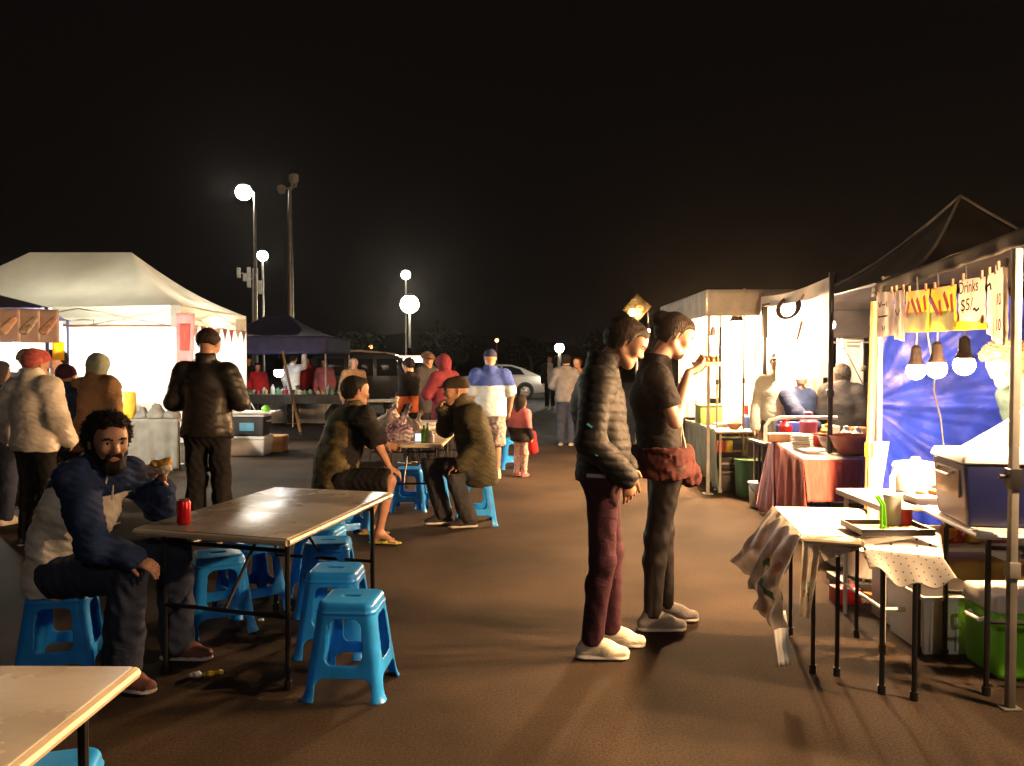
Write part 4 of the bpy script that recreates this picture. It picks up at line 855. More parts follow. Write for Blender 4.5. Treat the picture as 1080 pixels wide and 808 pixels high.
# ------------------------------------------------------------------ silver car
def car():
    Yc = 33.0; xr = PX(577, Yc); t = thing('parked_car', (xr - 2.2, Yc + .85, 0), 'silver sedan parked side on behind the little girl', 'car')
    W = .86; prof = [(-2.2, .45, .62), (-2.15, .30, .80), (-1.3, .26, .92), (-.9, .26, .98), (0, .26, .98), (1.2, .26, .98), (1.75, .27, 1.0), (2.1, .30, .98), (2.2, .42, .80)]
    g = MB(); vs = []; fs = []
    sec = lambda x, zb, zt: [(x, -W * .9, zb), (x, -W, zb + .15), (x, -W * 1.0, (zb + zt) / 2 + .05), (x, -W * .93, zt - .04), (x, -W * .8, zt), (x, W * .8, zt), (x, W * .93, zt - .04), (x, W, (zb + zt) / 2 + .05), (x, W, zb + .15), (x, W * .9, zb)]
    for p in prof: vs += sec(*p)
    k = 10
    for i in range(len(prof) - 1):
        for j in range(k): fs.append((i * k + j, i * k + (j + 1) % k, (i + 1) * k + (j + 1) % k, (i + 1) * k + j))
    fs += [tuple(range(k)), tuple(range((len(prof) - 1) * k, len(prof) * k))]; g.add(vs, fs); g.build('body', SILV, t)
    g = MB(); ro = [(-.95, .97), (-.15, 1.40), (.25, 1.44), (.75, 1.42), (1.15, 1.30), (1.85, .99)]; vs = []; fs = []
    for x, z in ro: f_ = (z - .97) / .47; w_ = W * (.93 - .2 * f_); vs += [(x, -w_, z), (x, w_, z), (x, w_ * 1.0, .95), (x, -w_ * 1.0, .95)]
    vs2 = []
    for i, (x, z) in enumerate(ro): f_ = (z - .97) / .47; wt = W * (.93 - .22 * f_); vs2 += [(x, -W * .92, .95), (x, -wt, z), (x, wt, z), (x, W * .92, .95)]
    for i in range(len(ro) - 1):
        for j in range(4): fs.append((i * 4 + j, i * 4 + (j + 1) % 4, (i + 1) * 4 + (j + 1) % 4, (i + 1) * 4 + j))
    g.add(vs2, fs); g.build('cabin', SILV, t)
    for nm, pl in (('window', [(-.62, 1.02), (-.02, 1.34), (.30, 1.37), (.30, 1.02)]), ('window', [(.38, 1.02), (.38, 1.37), (.72, 1.36), (1.1, 1.24), (1.28, 1.02)])):
        g = MB(); vs = [(a, -(W * (.93 - .22 * (b - .97) / .47)) - .012, b) for a, b in pl] + [(a, -(W * (.93 - .22 * (b - .97) / .47)) + .01, b) for a, b in pl]; n = len(pl)
        g.add(vs, [tuple(range(n)), tuple(reversed(range(n, 2 * n)))] + [(i, i + n, (i + 1) % n + n, (i + 1) % n) for i in range(n)]); g.build(nm, GLASS, t)
    for x in (-1.35, 1.3):
        g = MB(); g.lathe([(.36, -.01), (.36, .02)], (x, -W - .004, .36), 24, axis=(0, 1, 0)); g.build('wheel_arch', DARKP, t)
        g = MB(); g.lathe([(.2, -.1), (.30, -.1), (.32, -.06), (.32, .08), (.3, .1), (.2, .1)], (x, -W + .06, .32), 24, axis=(0, 1, 0)); w_ = g.build('wheel', TYRE, t)
        g = MB(); g.lathe([(.225, 0), (.21, .02), (.2, .0), (.05, .015), (.02, .03)], (x, -W - .05, .32), 20, axis=(0, -1, 0))
        for q in range(7): a = q * PI * 2 / 7; g.box((x + math.cos(a) * .12, -W - .065, .32 + math.sin(a) * .12), (.18, .012, .035), ry=-a)
        g.build('rim', STEEL, w_)
    g = MB(); g.box((2.12, -W * .82, .84), (.18, .22, .14)); g.build('tail_light', REDP, t, bevel=.02); g = MB(); g.box((-2.08, -W * .75, .66), (.2, .3, .12)); g.build('headlight', GLASS, t, bevel=.02)
    g = MB(); g.box((.34, -W - .004, .68), (.008, .008, .56)); g.box((.5, -W - .012, .82), (.16, .02, .03)); g.build('door', DARKP, t); g = MB(); g.box((-.75, -W - .06, 1.0), (.16, .12, .1)); g.build('mirror', SILV, t, bevel=.02)
    g = MB(); g.box((2.2, 0, .5), (.1, 1.5, .18)); g.build('bumper', SILV, t, bevel=.04)
car()
# ------------------------------------------------------------------ right side: far stall with the grey-green table skirt
YA = 9.3
t = canopy((3.75, 10.75), 3.0, 2.9, 2.36, .9, 2.46, TENTW, 'pale canopy of the brightest stall, right of the woman eating', val=.30, valm=CONC, sag=.03, polem=CONC, truss=False)
# hanging white sheets and panels, two of them added to carry the bulbs' glare
def hang(px0, Y0, px1, Y1, pyt0, pyt1, pyb0, pyb1, m_, label, name='hanging_sheet', cat='sheet', group=None, **k):
    a, b, c, d = A(px0, pyt0, Y0), A(px1, pyt1, Y1), A(px1, pyb1, Y1), A(px0, pyb0, Y0)
    b.x, c.x = (b.x + c.x) / 2, (b.x + c.x) / 2; a.x, d.x = (a.x + d.x) / 2, (a.x + d.x) / 2
    o = sheet(name, [a, b, c, d], m_, **k); return tag(o, label, cat, group)
hang(716, 11.9, 746, 11.7, 330, 331, 440, 440, SHEETW, 'glowing white sheet right in front of the woman\'s face', wave=.015)
hang(742, 10.6, 758, 10.5, 312, 312, 420, 420, mat('pinkish_cloth', (.75, .55, .42), .8, transl=.4), 'narrow pinkish cloth strip between two glowing sheets', wave=.012, name='cloth_strip')
hang(761, 10.9, 790, 10.7, 330, 322, 438, 440, SHEETW, 'wide white sheet added behind the round lamp cluster to carry its glare', wave=.015)
hang(762, 9.9, 784, 9.8, 392, 394, 452, 454, mat('lavender_board', (.62, .62, .78), .5, transl=.2), 'pale lavender board standing on the far stall table', wave=.0, name='display_board', cat='board')
hang(786, 10.2, 802, 10.1, 330, 328, 455, 455, SHEETW, 'narrow white sheet added between the two front posts of the far stall to carry the glare', wave=.02)
# the banner between the posts
p0, p1 = A(803, 313, 9.2), A(877, 291, 6.95); q0, q1 = A(803, 402, 9.2), A(877, 398, 6.95); q0.x, q1.x = p0.x, p1.x
t = thing('market_banner', (p0 + p1) / 2, 'big glowing white banner with a dark ring print, tied between two posts', 'banner'); o_ = (p0 + p1) / 2
sheet('banner_cloth', [p0 - o_, p1 - o_, q1 - o_, q0 - o_], SHEETW, t, wave=.02, wf=2, nu=40, sag=.04)
ax = (p1 - p0); ax.z = 0; ax.normalize(); out = ax.cross(Vector((0, 0, 1)))
def onb(u, v): p = (p0.lerp(p1, u)).lerp(q0.lerp(q1, u), v) - o_; return p + out * .035
g = MB(); c_ = onb(.50, .22); nn = 22; up = Vector((0, 0, 1))
for k in range(nn - 5):
    a0, a1 = 1.9 + 2 * PI * k / nn, 1.9 + 2 * PI * (k + 1.02) / nn; w_ = .038 + .012 * math.sin(k * .5); P_ = [c_ + (ax * math.cos(a) + up * math.sin(a)) * r_ for a in (a0, a1) for r_ in (.10 - w_ / 2, .10 + w_ / 2)]; P_ = [c_ + (p - c_) + ax * ((p - c_).dot(ax) * 2.4) for p in P_]
    g.add(P_ + [p - out * .003 for p in P_], [(0, 1, 3, 2), (4, 6, 7, 5), (0, 2, 6, 4), (1, 5, 7, 3)])
g.build('ring_print', INK, t, smooth=False)
g = MB(); g.tube([onb(.64, .58), onb(.70, .40)], [.012, .016], 6); g.tube([onb(.69, .16), onb(.72, .12)], .01, 6); g.build('stroke_print', RUST, t)
g = MB(); g.tube([onb(.30, .75), onb(.40, .73), onb(.50, .76)], .01, 6); g.tube([onb(.36, .84), onb(.46, .83)], .009, 6); g.build('text_print', YELP, t)
def post(px, pyt, Y, label, m_=GMETAL, r=.018, x=None):
    top = A(px, pyt, Y); t = thing('stall_post', (top.x if x is None else x, Y, 0), label, 'post', 'posts along the right row of stalls')
    g = MB(); g.tube([(0, 0, 0), (0, 0, top.z)], r, 10); g.build('shaft', m_, t); g = MB(); g.lathe([(r * 2.4, 0), (r * 2.4, .01), (r * 1.2, .03)], n=12); g.build('foot_plate', m_, t)
    g = MB(); g.lathe([(r * 1.5, -.03), (r * 1.5, .03)], (0, 0, top.z * .55), 10); g.build('clamp', DARKP, t); return t
post(877, 287, 6.9, 'dark post holding the near end of the white banner', DMETAL, .022)
post(803, 309, 9.25, 'brownish post holding the far end of the white banner', RUST, .02)
post(785, 304, 9.4, 'thin grey post just left of the banner post', GMETAL, .014)
post(757, 309, 9.6, 'thin pale post at the street corner of the far stall', CONC, .014)
post(719, 322, 11.6, 'thin far post beside the woman\'s raised hand', CONC, .014)
# lamp cluster
for i, (px, py, Y, lb) in enumerate(((777, 345, 9.75, 'blazing warm bulb in the far stall, left of the banner'), (752, 358, 10.1, 'blazing warm bulb just right of the woman\'s hands'), (728, 352, 11.2, 'blazing bulb farthest along the bright stall, beside the woman\'s face'), (834, 352, 8.6, 'warm bulb assumed right behind the big white banner'), (790, 352, 10.5, 'rear warm bulb half hidden by the far stall\'s sheets'))):  # the bulb behind the banner is unseen, assumed from the banner's glow
    b_ = bulb(A(px, py, Y), WARM2, lb, r=.055 if i != 0 else .10)
bulb((3.15, 8.0, 1.9), emis('banner_fill_glow', (1, .80, .56), 3600), 'unseen bulb added behind the white banner to brighten it', r=.05)  # extra bulb put in to burn out the banner from behind
# far stall table with skirt
c0 = Vector((2.37, 9.3, 0)); t = fold_table([(2.37, 9.3), (3.15, 9.3), (3.2, 10.85), (2.37, 10.85)], 'table with a grey-green side skirt at the bright far stall', LAMW, legm=CONC, rod=.016)
o3 = t.location; sheet('cloth_skirt', [(2.35 - o3.x, 10.9 - o3.y, .76), (2.35 - o3.x, 9.28 - o3.y, .76), (2.40 - o3.x, 9.25 - o3.y, .03), (2.38 - o3.x, 10.9 - o3.y, .22)], GREYCL, t, wave=.022, wf=7, nu=50)
m = MB(); m.box((0, 0, .12), (.34, .26, .24), top=1.04); m.box((0, 0, .245), (.37, .29, .02)); o = solo(m, 'storage_box', GRASSY, 'yellow-green box on the far stall table by the woman\'s elbow', 'box', (0, 0, 0), bevel=.012); o.location = (PX(751, 10.2) , 10.2, .742)
def bowl(x, y, z, r_, m_, label, cat='bowl', group=None, hh=None, name='bowl'):
    h_ = hh or r_ * .55; m = MB(); m.lathe([(r_ * .5, 0), (r_ * .8, h_ * .35), (r_, h_), (r_ * .96, h_), (r_ * .74, h_ * .4), (r_ * .3, .012)], n=24); o = solo(m, name, m_, label, cat, (0, 0, 0), group=group); o.location = (x, y, z); return o
bowl(PX(775, 9.45), 9.45, .742, .085, RUST, 'brown bowl on the front of the far stall table', hh=.07)
bowl(PX(766, 9.6), 9.75, .742, .11, WHITEP, 'white bowl behind the brown bowl on the far stall table', hh=.05)
crate('plastic_tub', (PX(798, 9.7), 9.75, .742), (.26, .2, .14), WHITEP, WHITEP, 'white lidded tub on the right end of the far stall table', 'tub', handle=False)
crate('black_tub', (PX(771, 9.7), 9.62, 0), (.40, .42, .26), DARKP, DARKP, 'black lidded tub on the ground under the far stall table', 'tub', handle=False)
crate('dark_crate', (PX(771, 9.7), 9.62, .265), (.36, .4, .20), DARKP, None, 'open dark crate stacked on the black tub', 'crate', handle=False)
m = MB(); m.box((0, 0, .07), (.11, .1, .14)); o = solo(m, 'sauce_box', REDP, 'small red packet on the dark crate under the far table', 'packet', (0, 0, 0), bevel=.01); o.location = (PX(760, 9.5), 9.5, .47)
m = MB(); m.box((0, 0, .07), (.1, .1, .14)); o = solo(m, 'sauce_box', YELP, 'small yellow packet beside the red one under the far table', 'packet', (0, 0, 0), bevel=.01); o.location = (PX(768, 9.5), 9.5, .47)
m = MB(); m.lathe([(.13, 0), (.15, .02), (.17, .40), (.18, .41), (.18, .43), (.16, .43)], n=22); o = solo(m, 'green_bin', mat('dark_green_plastic', (.02, .09, .03), .4), 'dark green bin behind the white bucket', 'bin', (0, 0, 0)); o.location = (PX(793, 9.1), 9.15, 0)
p = G(800, 534); t = thing('bucket', (p.x, p.y, 0), 'white bucket standing at the foot of the stall posts', 'bucket'); g = MB(); g.lathe([(.085, 0), (.092, .01), (.105, .24), (.112, .245), (.112, .262), (.10, .262)], n=24); g.build('pail', WHITEP, t)
g = MB(); g.tube([(-.11, 0, .24), (-.08, -.1, .17), (0, -.13, .14), (.08, -.1, .17), (.11, 0, .24)], .005, 6); g.build('handle', STEEL, t); g = MB(); g.box((-.05, -.094, .11), (.035, .01, .07), rz=-.5); g.build('sticker', YELP, t)
# ------------------------------------------------------------------ black canopy over the red-cloth stall
t = canopy((4.15, 7.5), 2.75, 2.9, 2.14, 0, 3.05, BLACKC, 'black peaked canopy with a pale seam, above the red-cloth table', val=.34, sag=.22, seam=SEAM, polem=DMETAL, truss=False, valsides='SN')
g = MB(); g.box((-.1, -1.43, 1.84), (2.7, .05, .07)); g.build('eave_beam', RUST, t, bevel=.006)
# red table
E_ = [(2.36, 6.45), (3.65, 6.45), (3.75, 8.0), (2.62, 8.0)]; t = fold_table(E_, 'table under a red and pink cloth at the stall behind the dark post', LAMW); o3 = t.location
t2 = thing('tablecloth', (o3.x, o3.y, 0), 'red ribbed cloth with a white plastic top draped over the stall table', 'tablecloth')
L3 = lambda x, y, z: (x - o3.x, y - o3.y, z)
sheet('top_cover', [L3(2.60, 8.02, .748), L3(3.76, 8.02, .748), L3(3.66, 6.43, .748), L3(2.34, 6.43, .748)], mat('white_oilcloth', (.75, .66, .6), .4), t2, nu=12, nv=12, vfold=0, rnd=.002)
sheet('side_drape', [L3(2.60, 8.03, .75), L3(2.33, 6.42, .75), L3(2.36, 6.40, .22), L3(2.56, 8.1, .03)], REDCL, t2, wave=.02, wf=5, nu=40)
sheet('front_drape', [L3(2.33, 6.42, .75), L3(3.66, 6.42, .75), L3(3.66, 6.40, .42), L3(2.35, 6.38, .42)], REDCL, t2, wave=.008, wf=20, nu=100)
sheet('pink_drape', [L3(2.585, 8.06, .75), L3(2.555, 7.85, .75), L3(2.50, 7.6, .04), L3(2.52, 8.3, .03)], PINKC, t2, wave=.015, wf=3)
# goods on it
XR = lambda px, Y: PX(px, Y)
bowl(XR(900, 6.8), 6.8, .752, .19, mat('clear_red_glass', (.5, .16, .12), .1), 'large reddish glass bowl at the right of the red-cloth table', hh=.16)
bowl(XR(884, 7.1), 7.15, .752, .15, STEEL, 'steel bowl behind the large reddish glass bowl', hh=.12)
bowl(XR(868, 7.5), 7.5, .752, .13, REDP, 'red bowl near the middle of the red-cloth table', hh=.10)
bowl(XR(857, 6.9), 6.9, .752, .11, WHITEP, 'shallow white dish at the front of the red-cloth table', hh=.03)
t = thing('wire_tray', (XR(845, 7.8), 7.8, .752), 'tray with a curved white rail at the back of the red-cloth table', 'tray')
g = MB(); g.tube([(-.34, 0, 0), (-.34, 0, .16), (-.30, 0, .22), (-.2, 0, .24), (.35, 0, .24)], .02, 8); g.build('rail', WHITEP, t); g = MB(); g.box((0, .12, .04), (.6, .2, .08)); g.build('tray_body', RUST, t, bevel=.01)
for i, (px, Y, r_, mt, lb) in enumerate(((829, 8.3, .07, REDP, 'red jar on the back of the stall, under the flower-like red top'), (853, 8.0, .085, mat('pink_plastic', (.75, .15, .25), .4), 'round pink lid standing upright on the red-cloth table'), (872, 7.9, .05, YELP, 'yellow jar behind the dark post'), (839, 8.4, .05, mat('teal_plastic', (.05, .45, .38), .4), 'teal bottle below the vendor in the pale shirt'), (905, 7.6, .05, WHITEP, 'white bottle by the wooden post'), (893, 7.7, .05, WHITEP, 'white cup left of the white bottle by the wooden post'))):
    m = MB(); m.lathe([(r_ * .8, 0), (r_, .02), (r_, r_ * 2.2), (r_ * .5, r_ * 2.8), (r_ * .5, r_ * 3.3), (.01, r_ * 3.4)], n=16); o = solo(m, 'jar', mt, lb, 'jar', (0, 0, 0)); o.location = (XR(px, Y), Y, .752 if Y < 8.01 else .72)
sh = thing('stock_shelf', (4.0, 8.35, 0), 'dark shelf of stock at the back of the red-cloth stall', 'shelf')
for z_ in (.10, .70): g = MB(); g.box((0, 0, z_), (2.5, .5, .03)); g.build('shelf_board', DARKP, sh, bevel=.004)
for x_ in (-1.2, 1.2): g = MB(); g.tube([(x_, 0, 0), (x_, 0, .7)], .015); g.build('leg', DMETAL, sh)
sh2 = thing('stock_shelf', (2.9, 8.45, 0), 'low dark stand behind the white banner', 'shelf'); g = MB(); g.box((0, 0, .69), (.7, .5, .03)); g.build('shelf_board', DARKP, sh2, bevel=.004)
for x_ in (-.3, .3): g = MB(); g.tube([(x_, 0, 0), (x_, 0, .68)], .015); g.build('leg', DMETAL, sh2)
# back cloths of the middle stall
hang(806, 9.0, 868, 9.3, 392, 390, 470, 470, mat('olive_cloth', (.40, .36, .24), .8, var=.3, vscale=5), 'wrinkled olive and white cloth hanging behind the banner', wave=.03, wf=6, name='hanging_cloth', cat='cloth')
hang(882, 9.1, 911, 9.2, 350, 352, 440, 440, mat('steel_sheet', (.45, .46, .45), .4, var=.3, vscale=2), 'pale grey panel behind the vendor with dark hair', name='hanging_fabric', cat='cloth')
t = thing('ladle', A(888, 362, 8.3), 'dark ladle hanging in front of the pale grey panel', 'ladle'); g = MB(); g.tube([(0, 0, 0), (.22, 0, -.42)], .007); g.build('handle', DARKP, t); g = MB(); g.lathe([(.001, -.06), (.025, -.05), (.03, 0), (.012, .05)], n=12); g.build('scoop', RUST, t)
# ------------------------------------------------------------------ blue tarp wall and wooden post
p = G(913, 572); tb = A(928, 318, 5.6); t = thing('wooden_post', (A(914, 520, 5.6).x, 5.6, 0), 'lit wooden post at the left edge of the blue tarp', 'post'); xo = t.location.x
g = MB(); g.tube([(0, 0, 0), (.04, 0, tb.z)], .026, 8); g.build('shaft', WOOD, t); g = MB(); g.lathe([(.034, -.05), (.036, .05)], (.018, 0, .92), 8); g.build('yellow_tape', YELP, t)
sheet('tied_rag', [(.0, -.03, .98), (.14, -.03, .98), (.04, -.03, .30), (-.02, -.03, .30)], SHEETW, t, wave=.02, wf=2, nu=10)
def tarpf(q, u, v):
    dx, dz = u * 2.9 + .02, (1 - v) * 2.0 - 1.02; an = math.atan2(dz, dx); r_ = min(1.3, math.hypot(dx, dz)); k = r_ ** .7
    f_ = .050 * k * math.sin(an * 9 + .6) + .028 * k * (abs(math.sin(an * 14 + 1)) ** .5) + .014 * k * math.sin(an * 37 + math.sin(r_ * 6)) + .012 * math.sin(dx * 17 + dz * 9) * math.sin(dz * 13 - dx * 5) + .05 * math.exp(-((an - .62) / .07) ** 2) * k
    q.y -= f_; q.z += -.03 * math.sin(u * 20) * (v < .02); return q
x0 = A(926, 400, 5.75).x
o = sheet('blue_tarp', [(x0, 5.78, 2.0), (x0 + 2.9, 5.78, 2.0), (x0 + 2.7, 5.9, .02), (x0 - .1, 5.78, .42)], TARP, nu=110, nv=80, fn=tarpf, rnd=.01); tag(o, 'bright blue tarp wall with diagonal creases behind the bulbs', 'tarp')
m = MB(); pts = [A(986, 398, 5.3), A(985, 412, 5.4), A(992, 440, 5.45), A(996, 476, 5.4)]; pts = [A(977, 345, 5.3)] + pts + [Vector((pts[-1].x, 5.4, .02))]; o0 = pts[-1]; m.tube([p_ - o0 for p_ in pts], .006, 6); o = solo(m, 'power_cable', DARKP, 'thin dark cable running down the blue tarp', 'cable', (0, 0, 0)); o.location = o0
# ------------------------------------------------------------------ near canopy (black), pole, signs, bulbs
t = thing('canopy_tent', (3.9, 4.1, 0), 'black canopy filling the top right corner, signs hung from its edge', 'canopy', 'market canopies'); O = Vector((3.9, 4.1, 0))
co = [Vector((2.53, 5.62, 2.05)) - O, Vector((2.20, 3.1, 2.12)) - O, Vector((5.4, 2.6, 2.1)) - O, Vector((5.6, 5.62, 2.05)) - O]; pk = Vector((4.1, 4.1, 2.98)) - O
vs = []; fs = []; n = 12; rows = 9
for r in range(rows + 1):
    v = r / rows
    for i in range(4):
        for k in range(n):
            u = k / n; p = co[i].lerp(co[(i + 1) % 4], u); q = p.lerp(pk, v); q.z -= (.12 - .05 * math.cos(u * 6.28)) * math.sin(PI * v) + .025 * math.sin(u * 9.4 + i) * (1 - v) + .012 * math.sin(q.x * 9 + q.y * 13) * math.sin(PI * v); vs.append(q)
M_ = 4 * n
for r in range(rows):
    for k in range(M_): fs.append((r * M_ + k, r * M_ + (k + 1) % M_, (r + 1) * M_ + (k + 1) % M_, (r + 1) * M_ + k))
g = MB(); g.add(vs, fs); o = g.build('roof', BLACKC, t); o.modifiers.new('thickness', 'SOLIDIFY').thickness = .003
for q in o.data.edges: q.use_edge_sharp = False
pts = [co[0].lerp(pk, v) + Vector((0, 0, .02 - .10 * math.sin(PI * v))) for v in (0, .2, .4, .6, .8, 1)]; g = MB(); g.tube(pts, .014, 6); g.build('roof_seam', SEAM, t)
bp = G(1065, 748); tpz = A(1078, 262, bp.y)
g = MB(); x_, y_ = bp.x - O.x, bp.y - O.y; g.box((x_, y_, tpz.z / 2), (.033, .033, tpz.z)); g.box((x_, y_, .005), (.085, .06, .010)); g.build('pole', mat('dull_pole', (.20, .19, .17), .5, metal=.4, var=.15), t, bevel=.004)
g = MB(); g.box((x_, y_, 1.02), (.052, .052, .09)); g.lathe([(.008, 0), (.012, .04)], (x_ - .025, y_, 1.03), 8, axis=(-1, 0, 0)); g.build('slider', DMETAL, t, bevel=.004)
g = MB(); g.box((x_, y_, .62), (.05, .05, .07)); g.build('slider', GMETAL, t, bevel=.004)
for c_ in (co[2], co[3], co[0]): g = MB(); g.box((c_.x * .985, c_.y * .985, 1.02), (.035, .035, 2.04)); g.build('pole', GMETAL, t, bevel=.004)
g = MB(); g.tube([co[0] + Vector((.03, 0, -.035)), co[1] + Vector((.03, 0, -.035))], .009, 8); g.build('edge_rail', SOCK, t); sheet('edge_flap', [co[0] + Vector((-.02, 0, .01)), co[1] + Vector((-.02, 0, .01)), co[1] + Vector((-.03, 0, -.07)), co[0] + Vector((-.03, 0, -.07))], BLACKC, t, wave=.006, wf=6, nv=4, nu=40)
# signs along the front edge
a_, b_ = Vector((2.50, 5.55, 0)), Vector((2.17, 3.45, 0))
def lin(px):  # point of the front edge seen at pixel column px
    r = ray(px, 320); k = r.x / r.y; d = b_ - a_; s_ = (a_.x - k * a_.y) / (k * d.y - d.x); return a_ + d * s_
def sign(x0, x1, t0, t1, b0, b1, m_, label, texts=(), strokes=(), tilt=0, name='paper_sign', low=None, sm=None):
    p0_, p1_ = lin(x0), lin(x1); z = lambda P, py: CAMH - (py - 382) / 850 * P.y
    off = Vector((-.012 - .004 * (int(x0) % 3), 0, 0)); c0_, c1_ = p0_ + off, p1_ + off
    ctr = (c0_ + c1_) / 2; ctr.z = z(ctr, (t0 + t1 + b0 + b1) / 4)
    t = thing(name, ctr, label, 'sign', 'signs hanging from the near black canopy')
    Q = [Vector((c0_.x, c0_.y, z(c0_, t0))) - ctr, Vector((c1_.x, c1_.y, z(c1_, t1))) - ctr, Vector((c1_.x, c1_.y, z(c1_, b1))) - ctr, Vector((c0_.x, c0_.y, z(c0_, b0))) - ctr]
    sheet('sheet', Q, m_, t, nu=8, nv=8, wave=.006, wf=1, rnd=.004)
    d = (Q[1] - Q[0]); d.z = 0; L = d.length; d.normalize(); nrm = d.cross(Vector((0, 0, 1)))
    if low: sheet('lower_band', [Q[3].lerp(Q[0], low) + nrm * .009, Q[2].lerp(Q[1], low) + nrm * .009, Q[2] + nrm * .009, Q[3] + nrm * .009], GSIGN, t, nu=6, nv=4)
    for (u, v, tx, sz, mt) in texts:
        P = (Q[0].lerp(Q[1], u)).lerp(Q[3].lerp(Q[2], u), v) + nrm * .014; text('lettering', tx, sz, P, d, (0, 0, 1), mt, t, depth=.0004, wd=L * (.72 if len(tx) > 3 else .46 if len(tx) > 2 else .34))
    if strokes:
        g = MB()
        for (u0, v0, u1, v1) in strokes:
            P0 = Q[0].lerp(Q[1], u0).lerp(Q[3].lerp(Q[2], u0), v0) + nrm * .012; P1 = Q[0].lerp(Q[1], u1).lerp(Q[3].lerp(Q[2], u1), v1) + nrm * .012
            e = (P1 - P0).normalized().cross(nrm) * (.005 if sm else .016); g.add([P0 - e, P0 + e, P1 + e, P1 - e] + [p + nrm * .002 for p in (P0 - e, P0 + e, P1 + e, P1 - e)], [(0, 1, 2, 3), (7, 6, 5, 4), (0, 4, 5, 1), (1, 5, 6, 2), (2, 6, 7, 3), (3, 7, 4, 0)])
        g.build('scrawl' if sm else 'red_lettering', sm or RINK, t, smooth=False)
    for u in (.15, .85): P = Q[0].lerp(Q[1], u); c2 = MB(); c2.box(P + Vector((0, 0, .012)), (.010, .012, .04)); c2.build('clip', RUST, t)
    return t
sign(927, 945, 308, 308, 356, 354, PAPER, 'greyish handwritten paper at the far end of the sign row', strokes=[(.2, .24, .3, .34), (.3, .34, .38, .22), (.42, .3, .62, .28), (.68, .22, .7, .34), (.2, .56, .75, .54), (.45, .76, .5, .86), (.58, .76, .58, .86)], sm=INK)
sign(947, 958, 307, 306, 358, 360, PAPER, 'narrow pale paper left of the yellow signs', strokes=[(.3, .4, .5, .5), (.5, .5, .7, .38)], sm=INK)
sign(959, 984, 308, 305, 351, 350, YSIGN, 'yellow and green sign with red strokes, left one of the pair', strokes=[(.12, .62, .25, .25), (.35, .2, .60, .6), (.58, .2, .75, .55), (.88, .15, .95, .5)], low=.48)
sign(985, 1012, 305, 300, 350, 349, YSIGN, 'yellow and green sign with red strokes, right one of the pair', strokes=[(.10, .25, .40, .62), (.45, .3, .50, .65), (.62, .15, .80, .5), (.9, .2, .96, .6)], low=.45)
sign(1009, 1046, 338, 340, 349, 347, YSIGN, 'yellow strip sign showing under the Drinks paper', name='yellow_strip')
sign(1014, 1042, 296, 292, 338, 341, PAPER, 'paper sign reading Drinks $5 beside the yellow signs', [(.48, .2, 'Drinks', .085, INK), (.42, .62, '$5/', .085, INK)], strokes=[(.66, .72, .72, .68), (.72, .68, .78, .74), (.78, .74, .88, .68)], sm=INK)
sign(1044, 1054, 290, 287, 352, 360, PAPER, 'narrow paper left of the paper with the two tens', strokes=[(.3, .2, .6, .16), (.6, .16, .7, .26)], sm=INK)
sign(1055, 1068, 284, 280, 362, 366, PAPER, 'long paper with two tens beside the near pole', [(.5, .42, '10', .075, INK), (.5, .75, '10', .075, INK)])
# three bulbs
for px, py, Y, lb in ((966, 391, 4.75, 'left one of three big bulbs hanging before the blue tarp'), (988, 389, 4.45, 'middle one of three big bulbs hanging before the blue tarp'), (1017, 385, 4.2, 'right one of three big bulbs hanging before the blue tarp')):
    c_ = A(px, py, Y); bulb(c_, WARM, lb, r=.052, top=2.03 - c_.z)
bulb((2.78, 2.95, 2.10), emis('assumed_bulb_glass', (1, .60, .30), 4200), 'unseen warm bulb assumed under the near canopy, outside the frame to the right', r=.06)  # bulb out of view, assumed from how the table shadow falls
# ------------------------------------------------------------------ white table with the floral cloth
zt = .70
cs = [T(848, 565, zt), T(908, 569, zt), T(912, 536, zt), T(817, 534, zt)]
white_table = fold_table([(p_.x, p_.y) for p_ in cs], 'small white-topped table at the near stall, bright under the bulbs', LAMW, z=zt, rod=.011, inset=.12, brace=False)
f0 = Vector((cs[3].x - .01, cs[3].y, zt + .005)); f1 = Vector((cs[0].x - .012, cs[0].y, zt + .005))
def flf(q, u, v):
    k = math.sin(v * PI * .5); q.x += -.11 * k + .026 * math.sin(u * 22 + v * 4) * v ** .5 + .010 * math.sin(u * 47 - v * 9) * v - .10 * (1 - u) * v + .012 * math.sin(v * 17 + u * 9) * v; q.y += .05 * math.sin(u * 9 + 2) * v - .06 * v * v; q.z += .10 * v * abs(u - .7) * 1.6 + .012 * math.sin(u * 40) * v; return q
t = thing('floral_cloth', (f1.x, f1.y, 0), 'crumpled floral plastic cloth hanging off the left end of the white table', 'tablecloth'); oo = Vector((f1.x, f1.y, 0))
def fmf(u, v):
    a = math.sin(u * 13 + 1) * math.sin(v * 9 + u * 5); w_ = (u - .62) * .8 + (v - .66) * .6; z_ = -(u - .62) * .6 + (v - .66) * .8; return 1 if (abs(z_) < .035 + .02 * math.sin(w_ * 60) and abs(w_) < .2) else (2 if a < -.86 else 0)
sheet('drape', [f0 - oo, f1 - oo, f1 - oo + Vector((-.02, -.02, -.47)), f0 - oo + Vector((-.03, -.12, -.40))], [FLOR, FL_G, FL_B], t, nu=70, nv=60, fn=flf, mfun=fmf)
sheet('loose_corner', [f1 - oo + Vector((.0, -.01, 0)), f1 - oo + Vector((.10, -.015, 0)), f1 - oo + Vector((.03, -.02, -.40)), f1 - oo + Vector((-.02, -.03, -.38))], [FLOR, FL_G, FL_B], t, nu=20, nv=30, wave=.015, wf=2, mfun=fmf)
